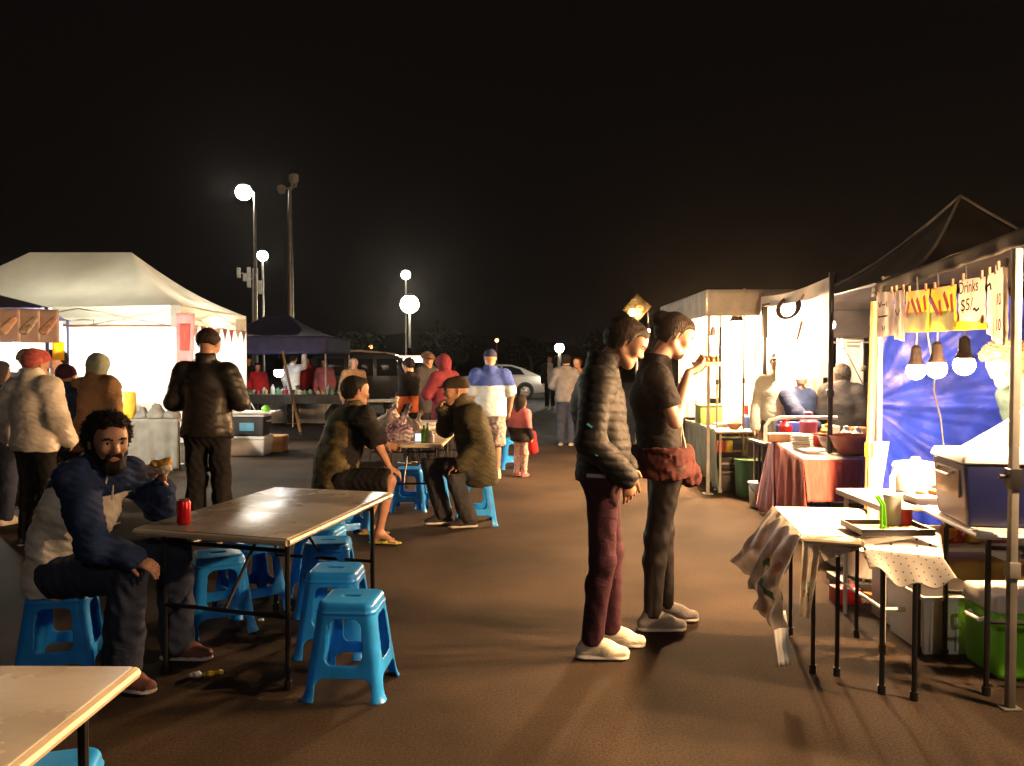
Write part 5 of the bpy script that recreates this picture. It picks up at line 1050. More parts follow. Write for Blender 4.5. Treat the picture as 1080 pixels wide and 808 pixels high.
sheet('front_flap', [f1 - oo + Vector((.04, -.02, .002)), f1 - oo + Vector((.50, -.075, .002)), f1 - oo + Vector((.30, -.08, -.03)), f1 - oo + Vector((.10, -.03, -.12))], [FLOR, FL_G, FL_B], t, nu=20, nv=10, wave=.006, wf=3, mfun=fmf)
sheet('tail', [f1 - oo + Vector((-.15, -.02, -.36)), f1 - oo + Vector((-.08, -.02, -.36)), f1 - oo + Vector((-.06, -.06, -.60)), f1 - oo + Vector((-.13, -.06, -.62))], WHITEP, t, nu=8, nv=10, wave=.01)
# second small table with a patterned cloth
cs2 = [T(914, 573, .70), T(985, 581, .70), T(985, 549, .70), T(917, 546, .70)]
cs2 = [Vector((p_.x + .0, p_.y, 0)) for p_ in cs2]; t = fold_table([(p_.x, p_.y) for p_ in cs2], 'small side table under a white cloth with dark flecks', LAMW, z=.645, th=.02, rod=.012, inset=.05, brace=False)
FLECK = mat('flecked_cloth', (.66, .62, .55), .7, var=.04); t2 = thing('flecked_cloth', (cs2[0].x, cs2[0].y, 0), 'white cloth with dark flecks hanging over the small side table', 'tablecloth'); o3 = Vector((cs2[0].x, cs2[0].y, 0)); l = lambda p_, dz: Vector((p_.x - o3.x, p_.y - o3.y, dz))
fk = lambda u, v: 1 if (int(u * 60) % 5 == 1 and int(v * 24 + int(u * 60) % 7) % 6 == 0) else 0
def fdip(q, u, v): q.z += -.05 * v * math.sin(u * PI * 1.0) ** 2 + .02 * v * math.sin(u * 14); q.y -= .03 * v; return q
sheet('front_drop', [l(cs2[0], .672) + Vector((-.02, -.015, 0)), l(cs2[1], .672) + Vector((.03, -.025, 0)), l(cs2[1], .58) + Vector((.06, -.05, 0)), l(cs2[0], .60) + Vector((-.02, -.05, 0))], [FLECK, INK], t2, nu=60, nv=24, fn=fdip, mfun=fk)
sheet('top_cover', [l(cs2[3], .674) + Vector((-.02, 0, 0)), l(cs2[2], .674) + Vector((.03, 0, 0)), l(cs2[1], .674) + Vector((.03, -.025, 0)), l(cs2[0], .674) + Vector((-.02, -.015, 0))], [FLECK, INK], t2, nu=30, nv=14, vfold=0, mfun=fk)
t = thing('serving_tray', T(935, 560, .71) , 'tan serving tray on the small side table', 'tray'); g = MB(); g.box((0, 0, .006), (.34, .24, .012)); g.build('tray_base', RUST, t, bevel=.003); g = MB()
for sx, sy, dx, dy in ((0, .12, .35, .012), (0, -.12, .35, .012), (.17, 0, .012, .24), (-.17, 0, .012, .24)): g.box((sx, sy, .018), (dx, dy, .03))
g.build('tray_rim', DMETAL, t, bevel=.002)
def cyl(name, px, py, z, prof, m_, label, cat, n=20):
    p_ = T(px, py, z); m = MB(); m.lathe(prof, n=n); o = solo(m, name, m_, label, cat, (0, 0, 0)); o.location = (p_.x, p_.y, z + .002); return o
cyl('white_container', 941, 553, .72, [(.04, 0), (.044, .01), (.044, .13), (.046, .132), (.046, .15), (.01, .152)], WHITEP, 'tall white tub on the small side table, left of the red one', 'container')
cyl('red_container', 953, 553, .72, [(.038, 0), (.04, .01), (.04, .075), (.042, .08), (.01, .082)], REDP, 'short red tub on the small side table', 'container')
t = thing('tongs', T(934, 560, .725), 'lime green tongs standing by the white tub', 'tongs'); g = MB(); g.tube([(-.01, .02, 0), (-.012, .02, .12), (-.04, .02, .165)], .008); g.tube([(.01, .02, 0), (-.0, .02, .12), (-.03, .02, .168)], .008); g.build('arms', GREENP, t); g = MB(); g.lathe([(.01, 0), (.012, .02)], (0, .02, 0), 8); g.build('tips', GREENP, t)
# rice cooker / white machine behind
t = thing('food_steamer', (PX(967, 4.75), 4.75, .76), 'white steamer with a curved side arm in front of the blue tarp', 'steamer'); g = MB(); g.lathe([(.09, 0), (.12, .02), (.13, .12), (.125, .15), (.13, .155), (.12, .175), (.03, .19), (.02, .21)], n=28); g.build('pot', WHITEP, t)
g = MB(); g.tube([(-.16, -.05, -.02), (-.16, -.05, .10), (-.13, -.05, .15), (-.08, -.04, .165)], .016, 8); g.build('arm', WHITEP, t); g = MB(); g.box((.07, -.118, .07), (.08, .03, .02)); g.build('control_panel', PURP, t, bevel=.004)
tt = thing('prep_table', (PX(985, 4.6), 4.62, 0), 'white-edged prep table behind the small side table', 'table'); g = MB(); g.box((0.05, 0, .74), (.95, .6, .035)); g.build('tabletop', LAMW, tt, bevel=.006)
for sx in (-.38, .48):
    for sy in (-.25, .25): g = MB(); g.tube([(sx, sy, 0), (sx, sy, .725)], .014); g.build('leg', WHITEP, tt)
g = MB(); g.tube([(-.38, -.25, .18), (.48, -.25, .18)], .012); g.tube([(-.38, -.25, .18), (-.38, .25, .18)], .012); g.build('brace', WHITEP, tt)
t = thing('cutting_scraps', (PX(988, 4.4), 4.42, .76), 'low white tray with brown offcuts on the prep table', 'tray'); g = MB(); g.box((0, 0, .02), (.26, .16, .04), top=1.1); g.build('tray_base', WHITEP, t, bevel=.008); g = MB(); g.box((.03, 0, .055), (.09, .07, .03), rz=.4); g.box((-.06, .02, .05), (.05, .05, .025), rz=.9); g.build('offcuts', RUST, t, bevel=.01)
# pot on a gas ring, black pan
p_ = G(914, 622); t = thing('gas_ring', (p_.x, p_.y, 0), 'black gas ring on the ground with bright metal studs', 'stove'); g = MB(); g.box((0, 0, .06), (.42, .34, .05)); 
for q in (-1, 1): g.box((q * .18, 0, .02), (.03, .3, .04))
g.build('body', DARKP, t, bevel=.01); g = MB()
for i in range(9): g.lathe([(.009, 0), (.011, .03)], (-.18 + .045 * i, -.155, .085), 8)
g.build('studs', STEEL, t); o = MB(); o.lathe([(.12, 0), (.145, .02), (.15, .19), (.155, .20), (.13, .22), (.03, .235), (.02, .26)], n=30)
o = solo(o, 'cooking_pot', WHITEP, 'large white enamel pot on the gas ring under the tables', 'pot', (0, 0, 0)); o.location = (p_.x, p_.y, .09)
p_ = G(884, 606); t = thing('frying_pan', (p_.x, p_.y + .1, 0), 'round black pan leaning under the white table', 'pan'); g = MB(); g.lathe([(.02, 0), (.11, .01), (.13, .05), (.125, .05), (.1, .02)], (0, 0, .16), 24, axis=(.3, -1, .25)); g.build('dish', DMETAL, t); g = MB(); g.tube([(.1, 0, .12), (.22, -.02, .03)], .012); g.build('handle', DARKP, t)
for (px, py, sz, mt, lb) in ((943, 640, (.5, .12, .03), WOOD, 'pale plank lying on the ground beside the white crate'),):
    p_ = G(px, py); m = MB(); m.box((0, 0, sz[2] / 2 + .002), sz, rz=-1.05); o = solo(m, 'ground_strip', mt, lb, 'ground_strip', (0, 0, 0), bevel=.004); o.location = (p_.x, p_.y + .15, 0)  # pale strip laid flat on the ground
# ------------------------------------------------------------------ cooler table
cz = .77; k0 = T(1030, 566, cz - .02); x0, y0 = 2.02, 3.52
t = fold_table([(2.10, 3.60), (3.0, 3.46), (3.12, 4.10), (2.19, 4.24)], 'table carrying the big navy cool box at the right border', LAMW, edge_m=WHITEP, z=cz, rod=.013, inset=.08)
t = thing('cool_box', (2.475, 3.83, cz + .002), 'big navy cool box with a white lid on the near table', 'cool box', rz=-.17); g = MB(); g.box((0, 0, .145), (.70, .40, .29), top=1.06); g.build('box_body', NAVYP, t, bevel=.02, seg=3)
g = MB(); g.box((0, 0, .312), (.77, .45, .045), top=.95); g.build('lid', WHITEP, t, bevel=.016, seg=3)
g = MB(); g.box((-.368, 0, .19), (.012, .30, .13)); g.build('side_panel', mat('pale_steel_panel', (.42, .35, .28), .25, metal=.4), t, bevel=.004); g = MB(); g.tube([(-.375, -.10, .24), (-.40, -.09, .225), (-.40, .09, .225), (-.375, .10, .24)], .007, 8); g.build('handle', WHITEP, t)
t = thing('styrofoam_lid', (2.62, 4.16, cz + .34), 'propped white lid standing behind the navy cool box', 'lid'); g = MB(); g.add([(-.28, 0, -.03), (.42, 0, -.03), (.42, 0, .34), (.22, 0, .32), (-.02, 0, .12)] + [(-.28, .04, -.03), (.42, .04, -.03), (.42, .04, .34), (.22, .04, .32), (-.02, .04, .12)], [(0, 1, 2, 3, 4), (9, 8, 7, 6, 5)] + [(i, (i + 1) % 5, (i + 1) % 5 + 5, i + 5) for i in range(5)]); g.build('foam_panel', FOAM, t, bevel=.008); g = MB(); g.box((.1, .06, -.17), (.5, .05, .34)); g.build('support', FOAM, t, bevel=.006)
# crates on the ground
def tub(name, c, d, m_, label, cat, rz=0, lidm=None):
    t = thing(name, c, label, cat, rz=rz); g = MB(); x, y, z = d[0] / 2, d[1] / 2, d[2]; a = .90; th = .006
    def ring(s_, zz, o=0): return [(-x * s_ + o, -y * s_ + o, zz), (x * s_ - o, -y * s_ + o, zz), (x * s_ - o, y * s_ - o, zz), (-x * s_ + o, y * s_ - o, zz)]
    vs = ring(a, 0) + ring(1, z) + ring(1, z, th) + ring(a, th, th)
    fs = [(3, 2, 1, 0), (12, 13, 14, 15)]
    for r in range(3):
        for i in range(4): fs.append((r * 4 + i, r * 4 + (i + 1) % 4, (r + 1) * 4 + (i + 1) % 4, (r + 1) * 4 + i))
    g.add(vs, fs); g.build('tub_body', m_, t, bevel=.004)
    g = MB()
    for sx, sy, dx, dy in ((0, -1, d[0] + .03, .02), (0, 1, d[0] + .03, .02), (-1, 0, .02, d[1] + .03), (1, 0, .02, d[1] + .03)): g.box((sx * (x + .006), sy * (y + .006), z - .008), (dx, dy, .022))
    for sx in (-.5, 0, .5): g.box((sx * x * 1.5, -y * .975, z * .5), (.014, .012, z * .85), rx=.0)
    g.build('rim', m_, t, bevel=.004); return t
TUBW = mat('milky_plastic', (.86, .82, .76), .35, var=.03)
tub('storage_tub', (2.32, 4.37, 0), (.36, .42, .31), TUBW, 'milky white storage tub on the ground left of the lime cool box', 'tub')
t = crate('cool_box', (2.56, 3.97, 0), (.48, .30, .41), GREENP, WHITEP, 'lime green cool box with a white lid at the right border', 'cool box', lidh=.09)
crate('carton', (2.72, 4.85, 0), (.62, .36, .42), CARD, None, 'brown carton on the ground behind the storage tub', 'carton', handle=False)
for i, (x, y, z, mt, lb) in enumerate(((2.50, 4.8, .42, YELP, 'yellow packet on the brown carton, leftmost'), (2.62, 4.78, .42, REDP, 'red packet on the brown carton'), (2.75, 4.8, .42, YELP, 'yellow packet on the brown carton, between red ones'), (2.88, 4.78, .42, mat('rose_pack', (.6, .12, .15), .5), 'rosy packet on the right end of the brown carton'))):
    f = Fld(); f.cone((x - .04, y, z + .045), (x + .04, y, z + .06), .045, .04, k=.01); f.ball((x + .02, y, z + .10), .03, k=.03); o = f.build('food_packet', mt, None, .006, wrinkle(.006, 3, i), org=(x, y, z)); o.location = (x, y, z); tag(o, lb, 'packet', 'packets on the brown carton')
# diamond shaped lit sign beyond the couple
c_ = A(672, 325, 9.5); t = thing('diamond_sign', (c_.x, c_.y, 0), 'diamond-shaped shiny pack hung high between the couple\'s heads', 'sign'); g = MB(); r_ = .17
SH = mat('shiny_foil', (.85, .55, .25), .22, metal=.85, var=.4, vscale=14, bump=.8, bscale=18)
g.add([(-r_, 0, c_.z - .02), (0, 0, c_.z + r_), (r_, 0, c_.z + .02), (0, 0, c_.z - r_), (0, -.05, c_.z), (0, .05, c_.z)], [(0, 1, 4), (1, 2, 4), (2, 3, 4), (3, 0, 4), (1, 0, 5), (2, 1, 5), (3, 2, 5), (0, 3, 5)]); g.build('foil_face', SH, t); g = MB(); g.tube([(0, .02, 0), (0, .02, c_.z - r_ + .02)], .012); g.build('pole', GMETAL, t)
bulb(A(683, 349, 9.4), emis('small_bulb_glass', (1, .7, .35), 40), 'small warm bulb under the diamond-shaped pack', r=.03)
bulb(A(667, 330, 9.3), emis('tiny_bulb_glass', (1, .65, .25), 60), 'small golden bulb in front of the diamond-shaped pack', r=.035, sock=False)
# unseen lamp post, assumed and added behind the camera to light the near stools
street_lamp(0, 0, 5, .2, 'x') if False else None
t = thing('street_lamp', (1.6, -6.5, 0), 'assumed lamp post added behind the camera to light the near stools', 'street lamp', 'lamps lighting the car park'); g = MB(); g.tube([(0, 0, 0), (0, 0, 5.2)], [.08, .05], 10); g.build('pole', GMETAL, t)
g = MB(); g.lathe([(.02, -.2), (.14, -.14), (.2, 0), (.14, .14), (.02, .2)], (0, 0, 5.35), 14); g.build('lamp_globe', emis('assumed_lamp_glass', (1, .84, .68), 300), t)

# stock and clutter of the right-hand stalls
rg = random.Random(21)
TEALP = mat('teal_tub', (.04, .35, .33), .4); BLUT = mat('blue_tub', (.04, .10, .45), .4); BRN = mat('brown_tub', (.22, .09, .04), .5); CREAMP = mat('cream_tub', (.60, .52, .38), .5)
items = [(1.0, 'red', REDP), (-1.1, 'blue', BLUT), (-.75, 'cream', CREAMP), (-.4, 'brown', BRN), (-.05, 'teal', TEALP), (.3, 'white', WHITEP), (.65, 'yellow', YELP)]
for row, (zz, yy, wh) in enumerate(((.715, 8.35, 'upper'), (.115, 8.25, 'lower'))):
    for dx, nm, mt in items:
        w_, d_, h_ = rg.uniform(.16, .26), rg.uniform(.16, .24), rg.uniform(.12, .26)
        crate('stock_box', (4.0 + dx, yy, zz), (w_, d_, h_), mt, mt if row else None, nm + ' stock tub on the ' + wh + ' board of the dark shelf at the back', 'tub', handle=False, lidh=.03)
for i, (px, Y, h_, r_, mt, lb) in enumerate(((812, 8.9, .30, .05, CREAMP, 'tall cream bottle at the left end of the stand behind the banner'), (826, 8.5, .22, .07, BLUT, 'blue canister on the stand behind the banner'), (846, 8.5, .16, .10, BRN, 'brown basket-like tub on the stand behind the banner'))):
    m = MB(); m.lathe([(r_ * .9, 0), (r_, .01), (r_, h_ * .7), (r_ * .7, h_ * .8), (r_ * .7, h_)], n=18); o = solo(m, 'canister', mt, lb, 'canister', (0, 0, 0)); o.location = (XR(px, Y), min(Y, 8.6), .708)
for i, (px, Y, mt, lb, n_) in enumerate(((846, 7.2, WHITEP, 'stack of white plates on the red-cloth table beside the curved rail', 8), (862, 7.7, CREAMP, 'stack of cream bowls behind the dark post on the red-cloth table', 5))):
    m = MB()
    for k in range(n_): m.lathe([(.05, k * .016), (.10, k * .016 + .012), (.102, k * .016 + .014), (.02, k * .016 + .006)], n=20)
    o = solo(m, 'plate_stack', mt, lb, 'plates', (0, 0, 0)); o.location = (XR(px, Y), Y, .752)
for i, (px, Y, w_, h_, mt, nm) in enumerate(((744, 10.6, .16, .20, CREAMP, 'cream'), (738, 10.4, .10, .30, WHITEP, 'tall white'), (783, 9.9, .12, .26, REDP, 'tall red'), (790, 9.6, .10, .14, BLUT, 'small blue'), (809, 10.2, .16, .18, BRN, 'brown'))):
    m = MB(); m.box((0, 0, h_ / 2), (w_, w_ * .8, h_), rz=.2 * i); o = solo(m, 'goods_box', mt, nm + ' goods box standing on the far stall table', 'box', (0, 0, 0), bevel=.01); o.location = (XR(px, Y), min(Y, 10.7), .742)
# ladles and packets hanging on a rail in the middle stall
t = thing('hanging_rail', (3.2, 8.95, 1.75), 'rail of hanging utensils at the back of the middle stall', 'rail'); g = MB(); g.tube([(-.5, 0, 0), (1.2, 0, 0)], .01); g.build('bar', STEEL, t)
g = MB(); g.tube([(-.5, 0, 0), (-.5, 0, -1.75)], .012); g.build('stand', STEEL, t); g = MB(); g.tube([(1.2, 0, 0), (1.2, 0, -1.75)], .012); g.build('stand', STEEL, t)
for k in range(9):
    g = MB(); x_ = -.4 + k * .18; l_ = rg.uniform(.2, .38); g.tube([(x_, -.01, 0), (x_ + rg.uniform(-.03, .03), -.02, -l_)], .006); g.lathe([(.01, -.05), (.04, -.03), (.045, 0), (.02, .02)], (x_, -.02, -l_), 12); g.build('utensil', [STEEL, DARKP, RUST][k % 3], t)
# under the near tables
for i, (px, py, sz, mt, lb) in enumerate(((898, 640, (.16, .12, .10), REDP, 'small red box on the ground by the gas ring'), (948, 628, (.20, .16, .22), CREAMP, 'cream box on the ground behind the flecked cloth table'), (972, 618, (.18, .2, .3), BRN, 'brown box on the ground beside the brown carton'))):
    p_ = G(px, py); m = MB(); m.box((0, 0, sz[2] / 2), sz, rz=.3 * i); o = solo(m, 'small_box', mt, lb, 'box', (0, 0, 0), bevel=.008); o.location = (p_.x, p_.y + .1, 0)
for i, (px, py, mt, lb) in enumerate(((991, 560, YELP, 'yellow bag on the low shelf under the prep table'), (973, 566, mat('orange_bag', (.6, .22, .03), .5), 'orange bag beside the yellow bag under the prep table'))):
    pass
sh = thing('low_shelf', (2.55, 4.75, 0), 'low white shelf under the prep table', 'shelf'); g = MB(); g.box((0, 0, .45), (.75, .3, .02)); g.build('shelf_board', WHITEP, sh, bevel=.003)
for sx in (-.34, .34): g = MB(); g.box((sx, 0, .22), (.025, .28, .44)); g.build('side_panel', WHITEP, sh, bevel=.003)
for i, (dx, mt, lb) in enumerate(((-.22, YELP, 'yellow bag at the left of the low white shelf'), (-.02, mat('orange_pack', (.6, .22, .03), .5), 'orange bag in the middle of the low white shelf'), (.2, YELP, 'yellow bag at the right of the low white shelf'))):
    f = Fld(); f.cone((-.03, 0, .05), (.04, 0, .07), .05, .045, k=.02, n=(0, 1, 0), f=.8); f.ball((.03, 0, .13), .02, k=.04); f.cut.append(lambda X, Y, Z: .001 - Z); o = f.build('food_bag', mt, None, .007, wrinkle(.007, 2.5, i)); o.location = (2.55 + dx, 4.72, .461); tag(o, lb, 'bag')
# ------------------------------------------------------------------ the people
V = Vector; UP = V((0, 0, 1))
CL = lambda n, c, r=.85, **k: mat(n, c, r, fold=.28, spec=k.pop('spec', .12), bump=k.pop('bump', .25), bscale=k.pop('bscale', 150), **k)
BLK = CL('black_fabric', (.014, .013, .014)); NVY = CL('navy_fabric', (.014, .028, .080)); DNM = CL('denim', (.030, .038, .065)); CRM = CL('cream_fleece', (.70, .64, .56)); DGY = CL('dark_grey_fabric', (.04, .04, .045))
WHT = CL('white_fabric', (.65, .62, .58)); MAR = CL('maroon_chino', (.042, .015, .024)); OLV = CL('olive_jacket', (.055, .050, .030)); GRY = CL('grey_hoodie', (.16, .16, .17)); LBL = CL('pale_blue_shirt', (.40, .46, .52))
LTH = mat('black_leather', (.014, .011, .009), .45, spec=.3, bump=.5, bscale=14, var=.3, vscale=5); PUF = mat('puffer_nylon', (.012, .012, .013), .68, spec=.2, bump=.3, bscale=40, var=.15)
CAMO = mat('camouflage', (.17, .13, .065), .85, spec=.12, col2=(.022, .026, .012), vscale=13, bump=.2, bscale=120); POLO = CL('polo_blue', (.05, .09, .35)); POLW = CL('polo_pale', (.45, .56, .66)); REDF = CL('red_fabric', (.35, .02, .025)); MARF = CL('maroon_fabric', (.12, .02, .028))
ORG = CL('orange_fabric', (.48, .13, .05)); PNK = CL('pink_fabric', (.32, .10, .12)); SAGE = CL('sage_scarf', (.26, .30, .22)); TANF = CL('tan_coat', (.28, .17, .09)); PATT = mat('floral_shorts', (.42, .38, .36), .8, col2=(.10, .09, .12), vscale=26); LEGP = mat('patterned_leggings', (.5, .34, .30), .8, col2=(.25, .12, .12), vscale=40)
TAN_SH = CL('tan_shoe', (.5, .42, .3)); WSH = CL('cream_shoe', (.62, .57, .46), .6); GSH = CL('grey_shoe', (.26, .25, .25)); BSH = CL('dark_shoe', (.03, .028, .03), .5); BROWNSH = CL('brown_shoe', (.16, .07, .06), .6); REDCAP = mat('red_pattern_cap', (.45, .10, .07), .8, col2=(.30, .03, .03), vscale=30); SHORTB = CL('black_shorts', (.010, .010, .012)); FLIP = mat('flip_flop', (.35, .36, .05), .5)
# 1 bearded man sitting at the long table
Fp = V((.94, -.34, 0)).normalized()
J = dict(base=V((-2.18, 3.93, 0)), F=Fp, s=.99, HF=V((.66, -.74, -.08)).normalized(), hs=1.02,
    pelvis=V((-2.20, 3.93, .53)), waist=V((-2.17, 3.91, .68)), chest=V((-2.06, 3.86, .86)), neck=V((-1.96, 3.82, 1.02)), head=V((-1.885, 3.76, 1.150)),
    shR=V((-2.00, 3.67, .99)), elR=V((-1.87, 3.58, .71)), wrR=V((-1.72, 3.62, .64)), shL=V((-1.92, 4.02, .97)), elL=V((-1.80, 4.12, .79)), wrL=V((-1.745, 4.00, .89)),
    hipR=V((-2.14, 3.82, .52)), knR=V((-1.76, 3.68, .545)), anR=V((-1.82, 3.72, .09)), hipL=V((-2.14, 4.03, .52)), knL=V((-1.70, 4.04, .565)), anL=V((-1.72, 4.10, .09)))
_jb = J
def hood_fm(P):  # navy yoke and sleeves over a cream body
    d = np.full(len(P), 9.0)
    for a_, b_ in (('shR', 'elR'), ('elR', 'wrR'), ('shL', 'elL'), ('elL', 'wrL')):
        A_, B_ = V3(_jb[a_]), V3(_jb[b_]); e = B_ - A_; t = np.clip(((P - A_) @ e) / (e @ e), 0, 1); d = np.minimum(d, np.linalg.norm(P - A_ - t[:, None] * e, axis=1) - .015 * (a_[0] == 's'))
    f = (P - V3((-2.02, 3.84, .90))) @ V3(Fp); lim = np.where(f < 0, .965 + .25 * f, .90)
    return (P[:, 2] < lim) & (d > .088) & ~((f > .02) & (P[:, 2] < .66))
person('bearded man in a navy and cream hoodie sitting at the end of the long table', J, 'tan', ('curly', HAIRB), top=([NVY, CRM], 'long', dict(inf=.030, hem=.2, fm=hood_fm, name='hoodie', wr=.011, wf=.9, belly=1.05, flare=1.05, collar=.03)),
    bottom=(DNM, 'long', dict(inf=.024, hem=.065, wr=.008)), shoes=BROWNSH, h=.0065, face=True, beard=HAIRB, hands=dict(R=((.96, -.1, -.25), (.2, .3, -1), .45), L=((.05, -.2, 1), (-.5, -1, .0), .9)), footdir=dict(R=V((.95, -.3, 0)).normalized(), L=V((1, -.05, 0)).normalized()), bulk=1.0)
q = bpy.data.objects['person']; patch(q, 'drawstring', 119, 515, .006, .11, WHT, .05); patch(q, 'drawstring', 112, 508, .006, .08, WHT, -.05)
p_ = V((-1.745, 3.95, .975)); t = thing('wrapped_snack', p_, 'snack in white and yellow paper held up by the bearded man', 'snack'); f = Fld(); f.cone((-.04, 0, .03), (.045, -.02, .04), .024, .036, k=.01, n=(0, 1, .2), f=.7); f.build('paper_wrap', mat('greasy_paper', (.55, .48, .38), .7, bump=.4), t, .005, wrinkle(.006, 3, 2)); f = Fld(); f.cone((.00, -.02, .055), (.055, -.02, .065), .022, .026, k=.01); f.build('filling', mat('fried_food', (.5, .27, .06), .6, bump=.8, bscale=60), t, .005, wrinkle(.008, 5, 4))
# 2 man in puffer jacket
J = stand(.47, 4.21, -.06, 1.78, look=.05, tilt=-.62, head=(0, .12, 1.60), neck=(0, .0, 1.475), chest=(0, -.02, 1.28), shR=(.18, -.03, 1.40), shL=(-.18, -.02, 1.40), elR=(.25, -.07, 1.12), wrR=(.20, .11, .94), elL=(-.25, .0, 1.12), wrL=(-.21, .15, .94),
    anR=(.08, -.05, .085), knR=(.09, .0, .50), anL=(-.10, .05, .085), knL=(-.09, .05, .5))
J['hs'] = J['s'] * .94
person('man in a dark quilted puffer jacket and maroon trousers standing in the middle', J, 'tan', ('short', HAIRD), top=(PUF, 'long', dict(inf=.024, hem=.08, quilt=.046, name='puffer_jacket', wr=.004, collar=.035)), bottom=(MAR, 'long', dict(inf=.010, hem=.046, wr=.004, wf=.8, w=.92)), shoes=WSH, h=.0065, face=True, hands=dict(R=((.25, .35, -1), (-.3, 1, -.1), .3), L=((.25, -.2, -1), (0, 1, 0), .3)), armk=1.05)
q = [o for o in bpy.data.objects if o.get('label', '').startswith('man in a dark quilted')][0]
TEAL = mat('teal_logo', (.10, .65, .62), .4); patch(q, 'logo_patch', 622, 449, .030, .010, TEAL, .6); patch(q, 'logo_patch', 629, 480, .016, .006, TEAL, .6); patch(q, 'hem_label', 629, 502, .10, .018, CONC)
# 3 woman eating
J = stand(.86, 4.62, .02, 1.80, look=-.02, tilt=-.5, head=(0, .07, 1.63), neck=(0, -.03, 1.48), chest=(0, -.05, 1.28), waist=(0, -.02, 1.08), pelvis=(0, .0, .95), shR=(.165, -.06, 1.40), shL=(-.165, -.04, 1.40),
    elR=(.20, .03, 1.17), wrR=(.08, .13, 1.43), elL=(-.20, .08, 1.16), wrL=(-.06, .16, 1.42), hipR=(.09, .02, .92), hipL=(-.09, .02, .92), knR=(.07, -.04, .52), anR=(.06, -.06, .085), knL=(-.09, .02, .52), anL=(-.10, .05, .085))
J['hs'] = J['s'] * .93
person('woman in a black T-shirt and leggings eating beside the man in the puffer jacket', J, 'light', ('bun', HAIRD), top=(BLK, 'short', dict(inf=.018, hem=.25, name='t_shirt', slv=.55, wr=.006)), bottom=(mat('shiny_leggings', (.010, .009, .010), .45, spec=.25, bump=.1), 'long', dict(inf=.007, hem=.042, wr=.003, name='leggings')), shoes=GSH, h=.0065, face=True, bulk=.91, armk=.88,
    hands=dict(R=((.88, .22, .45), (-.2, .5, .8), .55), L=((.85, -.15, .45), (-.2, -.4, .9), .5)))
q = [o for o in bpy.data.objects if o.get('label', '').startswith('woman in a black T')][0]
f = Fld(); c_ = J['pelvis'] + V((0, 0, -.0)); f.cone(c_ + V((0, 0, .05)), c_ + V((.0, 0, -.075)), .180, .190, k=.03, n=J['F'], f=.90, cap=3); f.cone(c_ + V((.13, -.03, .03)), c_ + V((.17, -.07, -.10)), .03, .035, k=.02); f.cone(c_ + V((.13, -.05, .03)), c_ + V((.13, -.09, -.11)), .025, .03, k=.02)
f.build('tied_shirt', CL('red_tied_shirt', (.040, .010, .010)), q, .008, wrinkle(.009, 1.3, 8), .012, org=J['base'])
g = MB(); b_ = J['base']; g.tube([J['neck'] - b_ + V((-.02, -.06, -.03)), J['chest'] - b_ + V((.12, -.05, .02)), J['waist'] - b_ + V((.13, -.07, .0)), J['pelvis'] - b_ + V((.12, -.10, .06))], .004, 6); g.build('bag_strap', mat('tan_leather', (.25, .13, .06), .5), q)
p_ = J['wrR'].lerp(J['wrL'], .5) + V((.085, 0, .055)); t = thing('food_tray', p_, 'shallow paper tray of food held at the woman\'s mouth', 'food tray'); g = MB(); g.box((.03, 0, 0), (.16, .11, .022), top=1.12); g.build('tray_base', WHITEP, t, bevel=.004); f = Fld(); f.cone((-.02, 0, .02), (.07, .01, .02), .022, .025, k=.01); f.build('food', mat('noodles', (.45, .25, .08), .6), t, .006, wrinkle(.006, 5, 3))
# 4 leather jacket man from behind
J = stand(PX(218, 6.8), 6.8, 1.52, 1.82, look=.1, tilt=-.45, head=(0, .05, 1.61), elR=(.275, .0, 1.15), wrR=(.16, .24, 1.14), elL=(-.275, .0, 1.15), wrL=(-.14, .24, 1.14), anR=(.13, 0, .085), anL=(-.12, 0, .085), shR=(.185, -.01, 1.385), shL=(-.185, -.01, 1.385))
person('man in a black leather jacket standing with his back turned by the cream tent', J, 'tan', ('crop', HAIRD), top=(LTH, 'long', dict(inf=.026, hem=.35, name='leather_jacket', wr=.007, wf=.6, collar=.03, belly=1.06, flare=1.12)), bottom=(BLK, 'long', dict(inf=.016, w=1.0, hem=.065, wr=.007)), shoes=BSH, h=.009, bulk=1.06, armk=1.12)
# 5 camouflage man
Fp = V((.72, .69, 0)).normalized()
J = dict(base=V((-1.50, 6.95, 0)), F=Fp, s=1.0, hs=1.02, HF=V((.85, .5, -.1)).normalized(), pelvis=V((-1.53, 6.95, .53)), waist=V((-1.51, 6.96, .70)), chest=V((-1.43, 6.97, .93)), neck=V((-1.37, 6.98, 1.12)), head=V((-1.355, 6.99, 1.27)),
    shR=V((-1.24, 6.80, 1.06)), elR=V((-1.12, 6.76, .82)), wrR=V((-1.04, 6.82, .64)), shL=V((-1.56, 7.12, 1.06)), elL=V((-1.38, 7.35, .85)), wrL=V((-1.14, 7.33, .78)),
    hipR=V((-1.45, 6.85, .52)), knR=V((-1.03, 6.78, .53)), anR=V((-1.12, 6.74, .09)), hipL=V((-1.55, 7.06, .52)), knL=V((-1.17, 7.28, .53)), anL=V((-1.28, 7.10, .09)))
